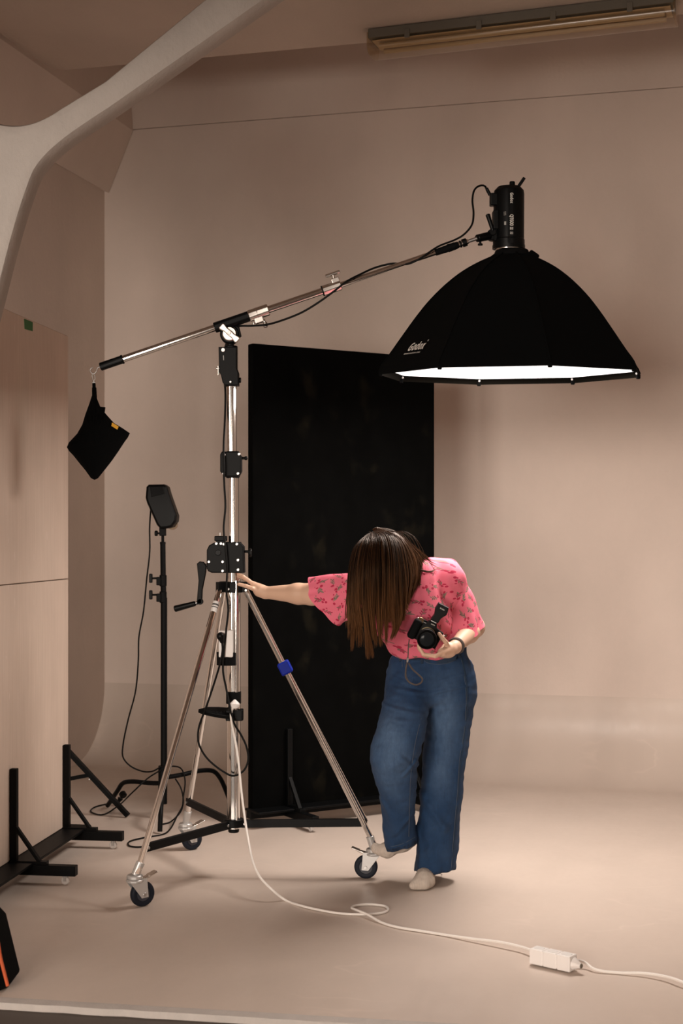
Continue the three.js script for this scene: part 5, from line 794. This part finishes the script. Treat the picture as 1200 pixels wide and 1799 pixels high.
// ------------------------------------------------------------------ the camera in her hand
{
  const c0 = P(749, 1111, 5.935 - HS), t = thing('photo_camera', 'black mirrorless camera with lens and flash trigger held in the hand', 'camera', c0.clone());
  const R = new THREE.Matrix4().makeRotationZ(-27 * Math.PI / 180).multiply(new THREE.Matrix4().makeRotationX(0.06)), q = (g) => { g.applyMatrix4(R); return g.translate(c0.x, c0.y, c0.z); };
  const body = part('body', [q(slab(poly([[-0.066, -0.044], [0.062, -0.044], [0.064, 0.03], [0.03, 0.036], [0.022, 0.052], [-0.012, 0.052], [-0.02, 0.036], [-0.064, 0.034]]), 0.046, 0.005).translate(0, 0, -0.023))], M.blackPlastic, t);
  part('grip', q(new RoundedBoxGeometry(0.034, 0.086, 0.05, 3, 0.012).translate(-0.052, -0.006, 0.026)), M.blackMatte, t);
  part('mount_ring', q(disc(V(0.006, -0.006, 0.026), V(0, 0, 1), 0.034, 0.01, 36)), M.gold, t);
  const lens = part('lens', [q(toCreasedNormals(new THREE.LatheGeometry([[0, 0.028], [0.031, 0.028], [0.033, 0.04], [0.0345, 0.06], [0.038, 0.066], [0.039, 0.09], [0.0405, 0.094], [0.0405, 0.112], [0.037, 0.114], [0.034, 0.106], [0.028, 0.1], [0.0, 0.1]].map((p) => new THREE.Vector2(...p)), 48), 0.4).rotateX(Math.PI / 2).translate(0.006, -0.008, 0).applyMatrix4(new THREE.Matrix4().makeRotationX(0.06)))], M.blackPlastic, t);
  part('front_glass', q(ball(V(0.006, -0.017, 0.098), 0.029, 1, 1, 0.22, 32)), M.lens, lens);
  for (const z of [0.07, 0.075, 0.08, 0.085]) part('focus_rib', q(new THREE.TorusGeometry(0.0388, 0.001, 6, 40).translate(0.006, -0.0125, z)), M.blackMatte, lens);
  part('mode_dial', [q(rod(V(-0.028, 0.034, 0), V(-0.028, 0.044, 0), 0.012, 0.012, 24, 0.001))], M.blackPlastic, t);
  part('front_dial', [q(disc(V(-0.046, 0.036, 0.026), V(0, 0.5, 1), 0.013, 0.008, 24, 0.002))], M.gold, t, 'brass coloured dial');
  part('shutter_button', q(disc(V(-0.056, 0.038, 0.02), V(0, 1, 0.3), 0.006, 0.006, 16)), M.steel, t);
  part('hot_shoe', q(rbox(V(0.006, 0.054, 0), 0.024, 0.006, 0.024, 0.001)), M.steel, t);
  part('strap_lug', q(rbox(V(0.068, 0.02, 0.004), 0.012, 0.008, 0.02, 0.002)), M.steel, t);
  const trig = part('flash_trigger', [q(slab(poly([[-0.010, 0.056], [0.024, 0.056], [0.026, 0.08], [0.04, 0.104], [0.034, 0.134], [-0.012, 0.134], [-0.014, 0.108], [-0.006, 0.084]]), 0.045, 0.004).translate(0, 0, -0.02))], M.blackPlastic, t);
  part('trigger_print', q(new THREE.PlaneGeometry(0.03, 0.0075).translate(0.012, 0.118, 0.0262)), lettering(256, 64, (c) => { c.font = 'bold 58px sans-serif'; c.textAlign = 'center'; c.textBaseline = 'middle'; c.fillText('Godox', 128, 32); }), trig, 'small white lettering');
  part('maker_print', q(new THREE.PlaneGeometry(0.026, 0.006).translate(0.008, 0.043, 0.0236)), lettering(256, 64, (c) => { c.font = 'bold 60px serif'; c.textAlign = 'center'; c.textBaseline = 'middle'; c.fillText('SONY', 128, 32); }), body, 'small white lettering');
  part('strap', [hose([P(719, 1124, 5.915 - HS), P(717.5, 1135, 5.91 - HS), P(717, 1150, 5.915 - HS), P(716, 1163, 5.93 - HS)], 0.0022, 6, 6), hose([P(715.5, 1163, 5.93 - HS), P(713, 1178, 5.94 - HS), P(713, 1190, 5.945 - HS), P(720, 1199, 5.945 - HS), P(731, 1203, 5.945 - HS), P(740, 1199, 5.945 - HS), P(742, 1193, 5.945 - HS), P(736, 1186, 5.945 - HS), P(725, 1176, 5.94 - HS), P(718, 1165, 5.93 - HS)], 0.0034, 8, 8)], M.strap, t, 'grey wrist strap loop');
  part('strap_clasp', rod(P(716.5, 1155, 5.92 - HS), P(715.5, 1163, 5.93 - HS), 0.0042, 0.0042, 10, 0.001), M.steel, t);
}
renderer.render(scene, camera);
